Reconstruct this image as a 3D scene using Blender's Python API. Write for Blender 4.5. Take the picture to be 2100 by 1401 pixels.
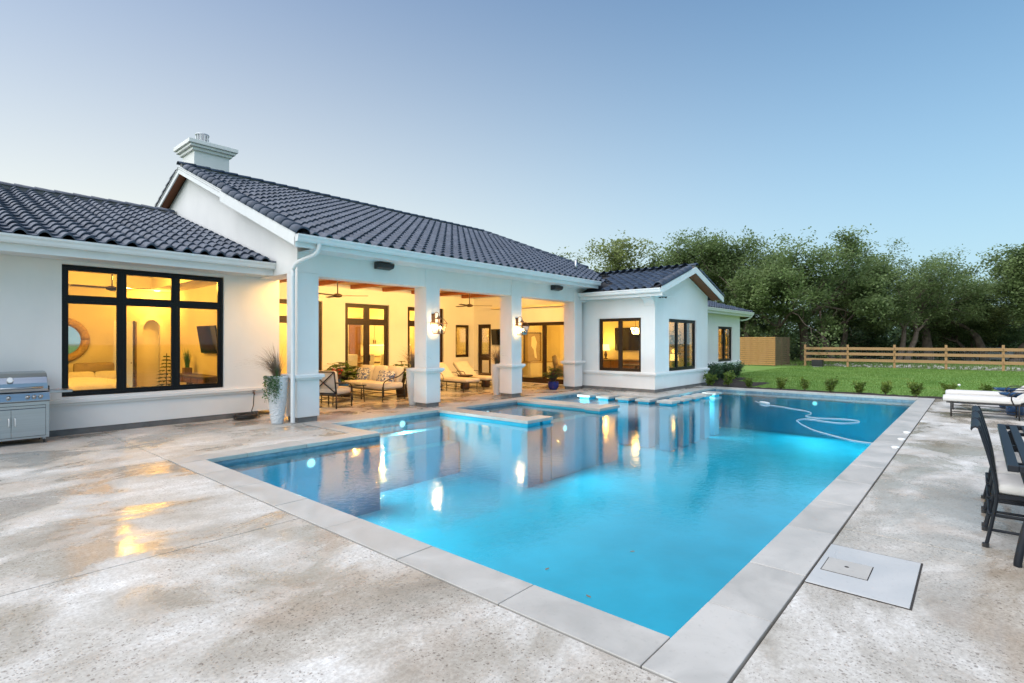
import bpy, math, random
from mathutils import Vector, Matrix
R = math.radians
rnd = random.Random(7)
scene = bpy.context.scene
for o in list(bpy.data.objects): bpy.data.objects.remove(o)

# ------------------------------------------------------------------ camera
TH = math.atan2(954, 1097)
cam_d = bpy.data.cameras.new("camera"); cam = bpy.data.objects.new("camera", cam_d)
scene.collection.objects.link(cam); scene.camera = cam
cam_d.sensor_width = 36; cam_d.lens = 1097 / 2100 * 36; cam_d.clip_end = 3000; cam_d.clip_start = .05
cam.location = (0, 0, 1.6); cam.rotation_euler = (R(90), 0, TH - R(90))

# ------------------------------------------------------------------ sky, sun, exposure
world = bpy.data.worlds.new("World"); scene.world = world; world.use_nodes = True
SUN_AZ = R(165)      # middle of the bright part of the dusk sky, measured from +X towards +Y
SUN_EL = R(55)
EXPO = .54; SKY_K = 2**-.46; GLOW_AZ = R(83)
def build_world():
    """clear dusk sky: Nishita with a pale band of haze that thickens towards the horizon and towards the set sun"""
    nt = world.node_tree; nt.nodes.clear(); N = nt.nodes.new; L = nt.links.new
    def math_(op, a, b=0., clamp=False):
        m = N("ShaderNodeMath"); m.operation = op; m.use_clamp = clamp
        for k, v in enumerate((a, b)):
            if isinstance(v, (int, float)): m.inputs[k].default_value = v
            else: L(v, m.inputs[k])
        return m.outputs[0]
    def mix_(fac, a, b):
        m = N("ShaderNodeMix"); m.data_type = 'RGBA'; L(fac, m.inputs[0])
        for k, v in ((6, a), (7, b)):
            if isinstance(v, tuple): m.inputs[k].default_value = (*v, 1)
            else: L(v, m.inputs[k])
        return m.outputs[2]
    out = N("ShaderNodeOutputWorld"); bg = N("ShaderNodeBackground"); sky = N("ShaderNodeTexSky")
    sky.sky_type = 'NISHITA'; sky.sun_disc = False; sky.sun_elevation = SUN_EL; sky.sun_rotation = R(90) - SUN_AZ
    sky.altitude = 200; sky.air_density = 1.09; sky.dust_density = 1.23; sky.ozone_density = 2.1
    tc = N("ShaderNodeTexCoord"); sx = N("ShaderNodeSeparateXYZ"); L(tc.outputs["Generated"], sx.inputs[0])
    z = math_('MAXIMUM', sx.outputs[2], 0.); f = math_('POWER', math_('SUBTRACT', 1., z), 2.)
    h = math_('ADD', math_('MULTIPLY', sx.outputs[0], math.cos(GLOW_AZ)), math_('MULTIPLY', sx.outputs[1], math.sin(GLOW_AZ)))
    n = math_('SQRT', math_('ADD', math_('MULTIPLY', sx.outputs[0], sx.outputs[0]), math_('MULTIPLY', sx.outputs[1], sx.outputs[1])))
    s = math_('POWER', math_('DIVIDE', math_('MAXIMUM', h, 0.), math_('MAXIMUM', n, .001)), 2.)
    S0 = .15; haze = mix_(s, tuple(c/S0 for c in (.545, .745, .86)), tuple(c/S0 for c in (1.22, 1.08, .89)))
    g = N("ShaderNodeHueSaturation"); g.inputs["Saturation"].default_value = 1.34; L(sky.outputs[0], g.inputs["Color"])
    t_ = N("ShaderNodeMix"); t_.data_type = 'RGBA'; t_.blend_type = 'MULTIPLY'; t_.inputs[0].default_value = 1; t_.inputs[7].default_value = (.93, 1.0, 1.0, 1); L(mix_(f, g.outputs[0], haze), t_.inputs[6]); L(t_.outputs[2], bg.inputs[0]); bg.inputs[1].default_value = S0*SKY_K; L(bg.outputs[0], out.inputs[0])
build_world()
sun_d = bpy.data.lights.new("sun", 'SUN'); sun = bpy.data.objects.new("sun", sun_d); scene.collection.objects.link(sun)
sun_d.energy = 3.0; sun_d.angle = R(110); sun_d.color = (1, .94, .86)
sv = Vector((-math.cos(SUN_AZ) * math.cos(SUN_EL), -math.sin(SUN_AZ) * math.cos(SUN_EL), -math.sin(SUN_EL)))
sun.rotation_euler = sv.to_track_quat('-Z', 'Y').to_euler(); sun.location = (-30, 40, 30)
vs = scene.view_settings
vs.view_transform = 'Standard'; vs.look = 'None'; vs.exposure = EXPO; vs.gamma = 1; vs.use_curve_mapping = False
cy = scene.cycles
cy.use_denoising = True; cy.max_bounces = 8; cy.diffuse_bounces = 3; cy.glossy_bounces = 4
cy.transparent_max_bounces = 16; cy.transmission_bounces = 4; cy.sample_clamp_indirect = 6
cy.caustics_reflective = False; cy.caustics_refractive = False

# ------------------------------------------------------------------ mesh helpers
def ident(p): return p
class MB:
    def __init__(s, xf=ident): s.v = []; s.f = []; s.xf = xf
    def pts(s, ps):
        b = len(s.v); s.v += [tuple(s.xf(p)) for p in ps]; return b
    def quad(s, a, b, c, d):
        i = s.pts((a, b, c, d)); s.f.append((i, i+1, i+2, i+3)); return s
    def poly(s, ps):
        i = s.pts(ps); s.f.append(tuple(range(i, i+len(ps)))); return s
    def box(s, x0, x1, y0, y1, z0, z1):
        i = s.pts([(x0,y0,z0),(x1,y0,z0),(x1,y1,z0),(x0,y1,z0),(x0,y0,z1),(x1,y0,z1),(x1,y1,z1),(x0,y1,z1)])
        s.f += [(i,i+3,i+2,i+1),(i+4,i+5,i+6,i+7),(i,i+1,i+5,i+4),(i+1,i+2,i+6,i+5),(i+2,i+3,i+7,i+6),(i+3,i,i+4,i+7)]
        return s
    def prism(s, poly, fn, d0, d1):
        n = len(poly); i = s.pts([fn(p, d0) for p in poly] + [fn(p, d1) for p in poly])
        s.f.append(tuple(i+k for k in range(n))[::-1]); s.f.append(tuple(i+n+k for k in range(n)))
        for k in range(n):
            k2 = (k+1) % n; s.f.append((i+k, i+k2, i+n+k2, i+n+k))
        return s
    def tube(s, path, r, n=8, caps=True):
        path = [Vector(p) for p in path]; m = len(path)
        rs = r if isinstance(r, (list, tuple)) else [r]*m
        up = None; rings = []
        for k in range(m):
            a = path[max(0, k-1)]; b = path[min(m-1, k+1)]; t = (b-a)
            t = t.normalized() if t.length > 1e-9 else Vector((0,0,1))
            if up is None:
                up = Vector((0,0,1)) if abs(t.z) < .9 else Vector((1,0,0))
            u = (up - t*up.dot(t))
            u = u.normalized() if u.length > 1e-6 else t.orthogonal().normalized()
            w = t.cross(u); up = u
            rings.append(s.pts([path[k] + (u*math.cos(2*math.pi*j/n) + w*math.sin(2*math.pi*j/n))*rs[k] for j in range(n)]))
        for k in range(m-1):
            a, b = rings[k], rings[k+1]
            for j in range(n):
                j2 = (j+1) % n; s.f.append((a+j, a+j2, b+j2, b+j))
        if caps:
            s.f.append(tuple(rings[0]+j for j in range(n))[::-1]); s.f.append(tuple(rings[-1]+j for j in range(n)))
        return s
    def lathe(s, prof, n=24, c=(0,0,0)):
        rings = []
        for r, z in prof:
            rings.append(s.pts([(c[0]+r*math.cos(2*math.pi*j/n), c[1]+r*math.sin(2*math.pi*j/n), c[2]+z) for j in range(n)]))
        for k in range(len(prof)-1):
            a, b = rings[k], rings[k+1]
            for j in range(n):
                j2 = (j+1) % n; s.f.append((a+j, a+j2, b+j2, b+j))
        s.f.append(tuple(rings[0]+j for j in range(n))[::-1]); s.f.append(tuple(rings[-1]+j for j in range(n)))
        return s
    def cushion(s, c, size, r, n=6, puff=.0, M=None):
        hx, hy, hz = size[0]/2, size[1]/2, size[2]/2; r = min(r, hx, hy, hz)
        for ax in range(3):
            for sg in (-1, 1):
                g = []
                for a in range(n+1):
                    for b in range(n+1):
                        q = [0,0,0]; ta = -math.cos(math.pi*a/n); tb = -math.cos(math.pi*b/n)
                        q[ax] = sg; q[(ax+1)%3] = ta; q[(ax+2)%3] = tb
                        p = Vector((q[0]*hx, q[1]*hy, q[2]*hz))
                        core = Vector((max(-hx+r, min(hx-r, p.x)), max(-hy+r, min(hy-r, p.y)), max(-hz+r, min(hz-r, p.z))))
                        d = p - core
                        p = core + d.normalized()*r if d.length > 1e-9 else p
                        if puff:
                            p.z += puff*(1-(p.x/hx)**2)*(1-(p.y/hy)**2)*(1 if p.z > 0 else -.3)
                        if M: p = M @ p
                        g.append(p + Vector(c))
                i = s.pts(g)
                for a in range(n):
                    for b in range(n):
                        k = i + a*(n+1) + b; f = (k, k+1, k+n+2, k+n+1)
                        s.f.append(f if sg < 0 else f[::-1])
        return s
    def mesh(s, name, smooth=False):
        me = bpy.data.meshes.new(name); me.from_pydata(s.v, [], s.f); me.validate(verbose=False)
        if smooth: me.shade_smooth()
        return me
    def build(s, name, mat, parent=None, smooth=False, bevel=0, weld=False):
        o = put(name, s.mesh(name, smooth), mat, parent)
        if weld:
            m = o.modifiers.new("weld", 'WELD'); m.merge_threshold = .0005
        if bevel:
            m = o.modifiers.new("bevel", 'BEVEL'); m.width = bevel; m.segments = 2; m.limit_method = 'ANGLE'
        return o
def put(name, me, mat, parent=None, mtx=None):
    if mat is not None and not me.materials: me.materials.append(mat)
    o = bpy.data.objects.new(name, me); scene.collection.objects.link(o)
    if parent is not None: o.parent = parent
    if mtx is not None: o.matrix_local = mtx
    return o
def thing(name, label, cat, loc=(0,0,0), rz=0, group=None):
    o = bpy.data.objects.new(name, None); scene.collection.objects.link(o)
    o.empty_display_size = .2; o.location = loc; o.rotation_euler = (0, 0, rz)
    return tag(o, label, cat, group)
def tag(o, label, cat, group=None):
    o["label"] = label; o["category"] = cat
    if group: o["group"] = group
    return o
def struct(o): o["kind"] = "structure"; return o
def stuff(o): o["kind"] = "stuff"; return o
def copy_tree(o, parent=None):
    c = o.copy(); scene.collection.objects.link(c)
    if parent is not None: c.parent = parent
    for ch in list(o.children): copy_tree(ch, c)
    return c
def clone(root, loc, rz, label, group=None, scale=None):
    c = copy_tree(root); c.location = loc; c.rotation_euler = (0, 0, rz); c["label"] = label
    if group: c["group"] = group
    if scale: c.scale = scale
    return c
def light(name, kind, loc, power, col, size=.1, parent=None, rot=None, spot=None):
    d = bpy.data.lights.new(name, kind); d.energy = power; d.color = col
    if kind == 'AREA': d.size = size
    else: d.shadow_soft_size = size
    if spot: d.spot_size = spot; d.spot_blend = .6
    o = bpy.data.objects.new(name, d); scene.collection.objects.link(o); o.location = loc
    if rot: o.rotation_euler = rot
    if parent is not None: o.parent = parent
    return o
def wall_grid(mb, xf, u0, u1, z0, z1, t, opens):
    """a wall slab with rectangular openings; xf maps (u, depth, z) to the world"""
    us = sorted({u0, u1, *[v for o in opens for v in o[:2] if u0 < v < u1]})
    zs = sorted({z0, z1, *[v for o in opens for v in o[2:] if z0 < v < z1]})
    nu, nz = len(us)-1, len(zs)-1
    def solid(i, k):
        if i < 0 or k < 0 or i >= nu or k >= nz: return False
        cu = (us[i]+us[i+1])/2; cz = (zs[k]+zs[k+1])/2
        return not any(o[0] < cu < o[1] and o[2] < cz < o[3] for o in opens)
    Q = lambda *p: mb.quad(*[xf(q) for q in p])
    for i in range(nu):
        for k in range(nz):
            if not solid(i, k): continue
            a, b, c, d = us[i], us[i+1], zs[k], zs[k+1]
            Q((a,0,c),(b,0,c),(b,0,d),(a,0,d)); Q((a,t,c),(a,t,d),(b,t,d),(b,t,c))
            if not solid(i-1, k): Q((a,0,c),(a,0,d),(a,t,d),(a,t,c))
            if not solid(i+1, k): Q((b,0,c),(b,t,c),(b,t,d),(b,0,d))
            if not solid(i, k-1): Q((a,0,c),(a,t,c),(b,t,c),(b,0,c))
            if not solid(i, k+1): Q((a,0,d),(b,0,d),(b,t,d),(a,t,d))
    return mb
def YW(y): return lambda p: (p[0], y + p[1], p[2])       # wall facing -Y
def XW(x): return lambda p: (x + p[1], p[0], p[2])       # wall facing -X
# ------------------------------------------------------------------ materials
def newmat(name):
    m = bpy.data.materials.new(name); m.use_nodes = True; nt = m.node_tree; nt.nodes.clear()
    out = nt.nodes.new("ShaderNodeOutputMaterial"); return m, nt, out
def bsdf(nt, col=(.5,.5,.5), rough=.6, metal=0, spec=.5):
    b = nt.nodes.new("ShaderNodeBsdfPrincipled")
    b.inputs["Base Color"].default_value = (*col, 1); b.inputs["Roughness"].default_value = rough
    b.inputs["Metallic"].default_value = metal; b.inputs["Specular IOR Level"].default_value = spec
    return b
def coords(nt, kind="Object", scale=(1,1,1)):
    if kind == "Position": src = nt.nodes.new("ShaderNodeNewGeometry").outputs["Position"]
    else: src = nt.nodes.new("ShaderNodeTexCoord").outputs[kind]
    mp = nt.nodes.new("ShaderNodeMapping"); mp.inputs["Scale"].default_value = scale
    nt.links.new(src, mp.inputs[0]); return mp.outputs[0]
def noise(nt, vec, scale, detail=4, rough=.55, dist=0):
    n = nt.nodes.new("ShaderNodeTexNoise"); n.inputs["Scale"].default_value = scale
    n.inputs["Detail"].default_value = detail; n.inputs["Roughness"].default_value = rough
    n.inputs["Distortion"].default_value = dist; nt.links.new(vec, n.inputs["Vector"]); return n.outputs["Fac"]
def ramp(nt, fac, stops):
    r = nt.nodes.new("ShaderNodeValToRGB"); e = r.color_ramp.elements
    while len(e) < len(stops): e.new(.5)
    for k, (p, c) in enumerate(stops):
        e[k].position = p; e[k].color = (*c, 1) if isinstance(c, (tuple, list)) else (c, c, c, 1)
    nt.links.new(fac, r.inputs[0]); return r.outputs[0]
def mix(nt, fac, a, b, mode='MIX'):
    m = nt.nodes.new("ShaderNodeMix"); m.data_type = 'RGBA'; m.blend_type = mode
    for sock, v in ((m.inputs[0], fac), (m.inputs[6], a), (m.inputs[7], b)):
        if isinstance(v, (int, float)): sock.default_value = v if sock == m.inputs[0] else (v, v, v, 1)
        elif isinstance(v, tuple): sock.default_value = (*v, 1)
        else: nt.links.new(v, sock)
    return m.outputs[2]
def mth(nt, op, a, b=0.):
    m = nt.nodes.new("ShaderNodeMath"); m.operation = op
    for k, v in enumerate((a, b)):
        if isinstance(v, (int, float)): m.inputs[k].default_value = v
        else: nt.links.new(v, m.inputs[k])
    return m.outputs[0]
def bump(nt, h, strength, dist, prev=None):
    b = nt.nodes.new("ShaderNodeBump"); b.inputs["Strength"].default_value = strength; b.inputs["Distance"].default_value = dist
    nt.links.new(h, b.inputs["Height"])
    if prev is not None: nt.links.new(prev, b.inputs["Normal"])
    return b.outputs[0]
def simple(name, col, rough=.6, metal=0, var=.12, vs_=6, bscale=0, bstr=.2, bdist=.01, spec=.5, kind="Object", scale=(1,1,1)):
    m, nt, out = newmat(name); b = bsdf(nt, col, rough, metal, spec); v = coords(nt, kind, scale)
    n = noise(nt, v, vs_)
    lo = tuple(max(0, c*(1-var)) for c in col); hi = tuple(min(1, c*(1+var)) for c in col)
    nt.links.new(ramp(nt, n, [(.3, lo), (.7, hi)]), b.inputs["Base Color"])
    if bscale:
        nt.links.new(bump(nt, noise(nt, v, bscale, 3), bstr, bdist), b.inputs["Normal"])
    nt.links.new(b.outputs[0], out.inputs[0]); return m
def emit(name, col, strength, base=(.8,.8,.8)):
    m, nt, out = newmat(name); b = bsdf(nt, base, .5)
    b.inputs["Emission Color"].default_value = (*col, 1); b.inputs["Emission Strength"].default_value = strength
    nt.links.new(b.outputs[0], out.inputs[0]); return m
def leafmat(name, c1, c2, trans=.3, scale=1.5):
    m, nt, out = newmat(name); v = coords(nt, "Position"); n = noise(nt, v, scale, 3)
    n2 = noise(nt, v, 9, 1); f = mth(nt, 'ADD', mth(nt, 'MULTIPLY', n, .7), mth(nt, 'MULTIPLY', n2, .3))
    col = ramp(nt, f, [(.36, c1), (.64, c2)])
    b = bsdf(nt, c1, .55, 0, .35); nt.links.new(col, b.inputs["Base Color"])
    t = nt.nodes.new("ShaderNodeBsdfTranslucent"); nt.links.new(col, t.inputs[0])
    s = nt.nodes.new("ShaderNodeMixShader"); s.inputs[0].default_value = trans
    nt.links.new(b.outputs[0], s.inputs[1]); nt.links.new(t.outputs[0], s.inputs[2]); nt.links.new(s.outputs[0], out.inputs[0])
    return m
def woodmat(name, c1, c2, rough=.55, scale=(1,1,1), ring=8):
    m, nt, out = newmat(name); v = coords(nt, "Object", scale); n = noise(nt, v, ring, 5, .6, .6)
    k = noise(nt, coords(nt, "Object"), 3.1, 2)
    col = mix(nt, mth(nt, 'MULTIPLY', k, .5), ramp(nt, n, [(.3, c1), (.7, c2)]), tuple(x*.75 for x in c1))
    kn = nt.nodes.new("ShaderNodeTexVoronoi"); kn.inputs["Scale"].default_value = 2.3; nt.links.new(coords(nt, "Position", (1,1,2.2)), kn.inputs["Vector"])
    col = mix(nt, ramp(nt, kn.outputs["Distance"], [(.03, .6), (.09, 0)]), col, tuple(x*.35 for x in c1))
    b = bsdf(nt, c1, rough, 0, .3); nt.links.new(col, b.inputs["Base Color"])
    nt.links.new(bump(nt, n, .15, .004), b.inputs["Normal"]); nt.links.new(b.outputs[0], out.inputs[0]); return m

# stucco: fine sand finish with faint trowel clouds and rain streaks
def stucco(name, col):
    m, nt, out = newmat(name); v = coords(nt, "Position")
    n = noise(nt, v, .9, 5); st = noise(nt, coords(nt, "Position", (1.3, 1.3, .35)), 1.4, 6)
    c = mix(nt, mth(nt, 'MULTIPLY', ramp(nt, st, [(.5, 0), (.75, 1)]), .35), ramp(nt, n, [(.3, tuple(x*.93 for x in col)), (.7, col)]), tuple(x*.84 for x in col))
    b = bsdf(nt, col, .85, 0, .25); nt.links.new(c, b.inputs["Base Color"])
    h = bump(nt, noise(nt, v, 60, 4), .25, .006, bump(nt, noise(nt, v, 7, 3), .12, .02))
    nt.links.new(h, b.inputs["Normal"]); nt.links.new(b.outputs[0], out.inputs[0]); return m
STUCCO = stucco("stucco", (.83, .825, .81))
PAINT_IN = simple("interior paint", (.78, .69, .47), .8, var=.03, vs_=2)
TRIM = simple("white metal trim", (.74, .76, .76), .38, var=.04, vs_=3)
BASE_TILE = simple("grey base tile", (.17, .165, .16), .6, var=.25, vs_=5, bscale=30)
def tilemat():
    m, nt, out = newmat("slate glaze roof tile"); v = coords(nt, "Position")
    n = noise(nt, v, 2.7, 2); n2 = noise(nt, v, 18, 4)
    c = mix(nt, mth(nt, 'MULTIPLY', n2, .3), ramp(nt, n, [(.3, (.026, .042, .072)), (.55, (.048, .070, .112)), (.75, (.085, .11, .155))]), (.028, .038, .055))
    b = bsdf(nt, (.1,.1,.1), .42, 0, .5); nt.links.new(c, b.inputs["Base Color"])
    nt.links.new(ramp(nt, n2, [(.3, .40), (.7, .62)]), b.inputs["Roughness"])
    nt.links.new(bump(nt, noise(nt, v, 45, 3), .2, .004), b.inputs["Normal"]); nt.links.new(b.outputs[0], out.inputs[0]); return m
ROOF = tilemat()
FELT = simple("roof underlay", (.03, .03, .034), .9)
BLACK = simple("black window frame", (.005, .0055, .007), .3, var=.2, spec=.25)
BRONZE = simple("bronze window frame", (.032, .018, .010), .4, var=.2, spec=.3)
IRON = simple("black wrought iron", (.014, .013, .014), .45, var=.3, vs_=12)
NAVY_METAL = simple("dark blue painted aluminium", (.006, .009, .015), .5, var=.2, vs_=10, spec=.35)
SOFFIT = woodmat("stained soffit wood", (.24, .075, .028), (.34, .12, .045), .5, (1, 8, 1))
CEIL = woodmat("stained ceiling boards", (.52, .30, .14), (.66, .42, .22), .5, (1, 8, 1))
BEAM = woodmat("stained beam wood", (.34, .10, .03), (.46, .16, .05), .5, (8, 1, 8))
PINE = woodmat("lit pine boards", (.42, .215, .07), (.55, .31, .115), .65, (1, 1, 14), 5)  # front face of the board screen, its warm light put into the colour
PINE_SHADED = woodmat("shaded pine boards", (.19, .13, .075), (.27, .195, .115), .75, (1, 1, 14), 5)  # same boards on the side face, shade put into a darker colour
RAILWOOD = woodmat("fence rail pine", (.35, .20, .092), (.47, .295, .15), .7, (14, 1, 14), 5)
DOORWOOD = woodmat("brown door wood", (.16, .075, .03), (.24, .12, .05), .45, (8, 8, 1))
def glassmat(name, tint=(1,1,1), ior=1.5):
    m, nt, out = newmat(name)
    tr = nt.nodes.new("ShaderNodeBsdfTransparent"); tr.inputs[0].default_value = (*tint, 1)
    gl = nt.nodes.new("ShaderNodeBsdfGlossy"); gl.inputs["Roughness"].default_value = .0
    fr = nt.nodes.new("ShaderNodeFresnel"); fr.inputs["IOR"].default_value = ior
    s = nt.nodes.new("ShaderNodeMixShader"); nt.links.new(mth(nt, 'MULTIPLY', fr.outputs[0], .75), s.inputs[0])
    nt.links.new(bump(nt, noise(nt, coords(nt, "Position"), 1.2, 1), .02, .02), gl.inputs["Normal"])
    nt.links.new(tr.outputs[0], s.inputs[1]); nt.links.new(gl.outputs[0], s.inputs[2]); nt.links.new(s.outputs[0], out.inputs[0]); return m
GLASS = glassmat("window glass", (.94, .95, .93))
LANTERN_GLASS = glassmat("lantern glass", (.97, .95, .9), 1.3)
# exposed-aggregate concrete, mottled, patchily wet after rain
def deckmat():
    m, nt, out = newmat("wet concrete deck"); v = coords(nt, "Position"); vo_ = coords(nt, "Position", (.8, 1.15, 1))
    big = noise(nt, vo_, 1.15, 8, .62, .5); tan = noise(nt, coords(nt, "Position", (.9, 1.2, 3)), .85, 7, .6, .8); mid = noise(nt, v, 6.5, 6, .7); fine = noise(nt, v, 42, 4, .7)
    c = ramp(nt, mth(nt, 'ADD', mth(nt, 'MULTIPLY', big, .68), mth(nt, 'MULTIPLY', mid, .32)), [(.33, (.36, .33, .28)), (.45, (.51, .485, .435)), (.54, (.62, .60, .56)), (.64, (.80, .79, .76))])
    c = mix(nt, ramp(nt, tan, [(.52, 0), (.69, .55)]), c, (.42, .31, .21))
    c = mix(nt, mth(nt, 'MULTIPLY', ramp(nt, fine, [(.38, 1), (.6, 0)]), .42), c, (.27, .235, .20))
    wn = nt.nodes.new("ShaderNodeTexNoise"); wn.inputs["Scale"].default_value = 55; nt.links.new(v, wn.inputs["Vector"])
    def pits(scale, amt, lo, hi, mask):
        vo = nt.nodes.new("ShaderNodeTexVoronoi"); vo.inputs["Scale"].default_value = scale
        wv = nt.nodes.new("ShaderNodeVectorMath"); wv.operation = 'ADD'; nt.links.new(v, wv.inputs[0])
        sc = nt.nodes.new("ShaderNodeVectorMath"); sc.operation = 'SCALE'; sc.inputs["Scale"].default_value = .7/scale; nt.links.new(wn.outputs["Color"], sc.inputs[0])
        nt.links.new(sc.outputs[0], wv.inputs[1]); nt.links.new(wv.outputs[0], vo.inputs["Vector"])
        sz = nt.nodes.new("ShaderNodeSeparateColor"); nt.links.new(vo.outputs["Color"], sz.inputs[0])
        return mth(nt, 'LESS_THAN', vo.outputs["Distance"], mth(nt, 'MULTIPLY', ramp(nt, sz.outputs[0], [(lo, 0), (1, amt)]), mask))
    pm = ramp(nt, noise(nt, v, 1.6, 5, .6), [(.34, .3), (.52, 1)])
    pit = mth(nt, 'MAXIMUM', pits(34, .36, .42, 1, pm), pits(70, .40, .25, 1, pm))
    c = mix(nt, mth(nt, 'MULTIPLY', pit, .58), c, (.14, .105, .08))
    wet = ramp(nt, mth(nt, 'ADD', mth(nt, 'MULTIPLY', noise(nt, vo_, 1.0, 7, .6, .6), .85), mth(nt, 'MULTIPLY', mid, .15)), [(.46, 0), (.55, 1)])
    c = mix(nt, mth(nt, 'MULTIPLY', wet, .8), c, mix(nt, 1., c, (.72, .66, .58), 'MULTIPLY'))
    b = bsdf(nt, (.4,.4,.4), .5, 0, .5); nt.links.new(c, b.inputs["Base Color"])
    rg = mth(nt, 'ADD', ramp(nt, wet, [(0, .50), (1, .08)]), mth(nt, 'MULTIPLY', fine, .14)); nt.links.new(rg, b.inputs["Roughness"])
    h = bump(nt, mth(nt, 'SUBTRACT', 1., pit), .45, .004, bump(nt, fine, .10, .004, bump(nt, mid, .05, .02)))
    nt.links.new(h, b.inputs["Normal"]); nt.links.new(b.outputs[0], out.inputs[0]); return m
DECK = deckmat()
def stonemat(name, a, b_, sc=2.2, rough=.5):
    m, nt, out = newmat(name); v = coords(nt, "Position")
    oi = nt.nodes.new("ShaderNodeObjectInfo"); n = noise(nt, v, sc, 6, .6, .8); f = noise(nt, v, 30, 4)
    c = ramp(nt, mth(nt, 'ADD', n, mth(nt, 'MULTIPLY', mth(nt, 'SUBTRACT', oi.outputs["Random"], .5), .22)), [(.3, a), (.7, b_)])
    c = mix(nt, mth(nt, 'MULTIPLY', ramp(nt, f, [(.6, 0), (.78, 1)]), .3), c, tuple(x*.55 for x in a))
    b = bsdf(nt, a, rough, 0, .45); nt.links.new(c, b.inputs["Base Color"])
    nt.links.new(ramp(nt, n, [(.35, rough-.18), (.65, rough+.1)]), b.inputs["Roughness"])
    nt.links.new(bump(nt, f, .12, .004), b.inputs["Normal"]); nt.links.new(b.outputs[0], out.inputs[0]); return m
COPING = stonemat("limestone coping", (.38, .365, .335), (.50, .485, .455))
JET_CONC = stonemat("smooth grey concrete", (.40, .405, .40), (.49, .495, .49), 1.5, .42)
JOINT = simple("dark joint filler", (.035, .03, .027), .9)
PLASTER = simple("pale blue pool plaster", (.06, .52, .70), .7, var=.10, vs_=1.2, kind="Position")
POOLTILE = simple("grey blue waterline tile", (.15, .24, .30), .25, var=.25, vs_=9, kind="Position")
def watermat():
    m, nt, out = newmat("pool water"); v = coords(nt, "Position", (1, 1, 1))
    n1 = noise(nt, v, 2.2, 2, .5, .3); n2 = noise(nt, v, 13, 3, .6, .5)
    nm = bump(nt, n2, .085, .020, bump(nt, n1, .012, .07))
    tr = nt.nodes.new("ShaderNodeBsdfTransparent"); tr.inputs[0].default_value = (.97, .99, 1, 1)
    gl = nt.nodes.new("ShaderNodeBsdfGlossy"); gl.inputs["Roughness"].default_value = .015; gl.inputs[0].default_value = (1, 1, 1, 1)
    fr = nt.nodes.new("ShaderNodeFresnel"); fr.inputs["IOR"].default_value = 1.5
    nt.links.new(nm, gl.inputs["Normal"]); nt.links.new(nm, fr.inputs["Normal"])
    s = nt.nodes.new("ShaderNodeMixShader"); nt.links.new(fr.outputs[0], s.inputs[0])
    nt.links.new(tr.outputs[0], s.inputs[1]); nt.links.new(gl.outputs[0], s.inputs[2]); nt.links.new(s.outputs[0], out.inputs[0])
    va = nt.nodes.new("ShaderNodeVolumeAbsorption"); va.inputs["Color"].default_value = (.13, .925, .965, 1); va.inputs["Density"].default_value = .30
    nt.links.new(va.outputs[0], out.inputs["Volume"]); return m
def waterside():
    m, nt, out = newmat("pool water against the shell"); tr = nt.nodes.new("ShaderNodeBsdfTransparent"); nt.links.new(tr.outputs[0], out.inputs[0])
    va = nt.nodes.new("ShaderNodeVolumeAbsorption"); va.inputs["Color"].default_value = (.13, .925, .965, 1); va.inputs["Density"].default_value = .30
    nt.links.new(va.outputs[0], out.inputs["Volume"]); return m
WATER = watermat(); WATERSIDE = waterside()
def grassmat():
    m, nt, out = newmat("mown lawn"); v = coords(nt, "Position"); b = bsdf(nt, (.1,.2,.03), .8, 0, .2)
    n = noise(nt, coords(nt, "Position", (1.3, .5, 1)), .6, 6, .65); n2 = noise(nt, coords(nt, "Position", (1, .35, 1)), 9, 5, .7)
    c = ramp(nt, n, [(.34, (.095, .205, .04)), (.5, (.17, .30, .068)), (.66, (.265, .335, .105))])
    c = mix(nt, mth(nt, 'MULTIPLY', n2, .5), c, (.10, .20, .04)); nt.links.new(c, b.inputs["Base Color"])
    nt.links.new(bump(nt, n2, .6, .03), b.inputs["Normal"]); nt.links.new(b.outputs[0], out.inputs[0]); return m
LAWN = grassmat()
DIRT = simple("rough pasture ground", (.17, .165, .085), .95, var=.4, vs_=.8, bscale=4, bdist=.05, kind="Position")
MULCH = simple("dark mulch", (.030, .022, .017), .95, var=.5, vs_=20, bscale=25, bdist=.04, kind="Position")
BLADE = leafmat("grass blades", (.13, .245, .048), (.23, .35, .085), .45, .5)
OAK = leafmat("live oak leaves", (.10, .155, .06), (.28, .37, .15), .5, .7)
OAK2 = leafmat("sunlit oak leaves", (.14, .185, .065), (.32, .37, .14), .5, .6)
UNDER = leafmat("understory leaves", (.07, .13, .05), (.16, .24, .10), .35, .4)
SHRUB = leafmat("young shrub leaves", (.08, .14, .02), (.20, .27, .05), .35, 4)
HEDGE = leafmat("hedge leaves", (.028, .065, .03), (.075, .14, .06), .3, 3)
VINE = leafmat("trailing plant leaves", (.03, .10, .02), (.07, .19, .04), .3, 8)
HOUSEPLANT = leafmat("broad house plant leaves", (.05, .11, .02), (.14, .22, .05), .3, 5)
STRAW = leafmat("dry grass stems", (.16, .12, .085), (.30, .24, .17), .2, 5)
BARK = simple("oak bark", (.13, .10, .08), .95, var=.35, vs_=4, bscale=14, bstr=.6, bdist=.05)
STEEL = simple("brushed stainless steel", (.44, .47, .50), .30, 1, var=.06, vs_=2, scale=(.4, 20, 20))
STEEL_D = simple("dark plastic", (.02, .02, .022), .4)
CREAM = simple("cream outdoor cushion", (.62, .57, .49), .9, var=.05, vs_=5, bscale=120, bstr=.15, bdist=.002)
OFFWHITE = simple("off white cushion", (.66, .64, .61), .9, var=.05, vs_=5, bscale=120, bstr=.15, bdist=.002)
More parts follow.
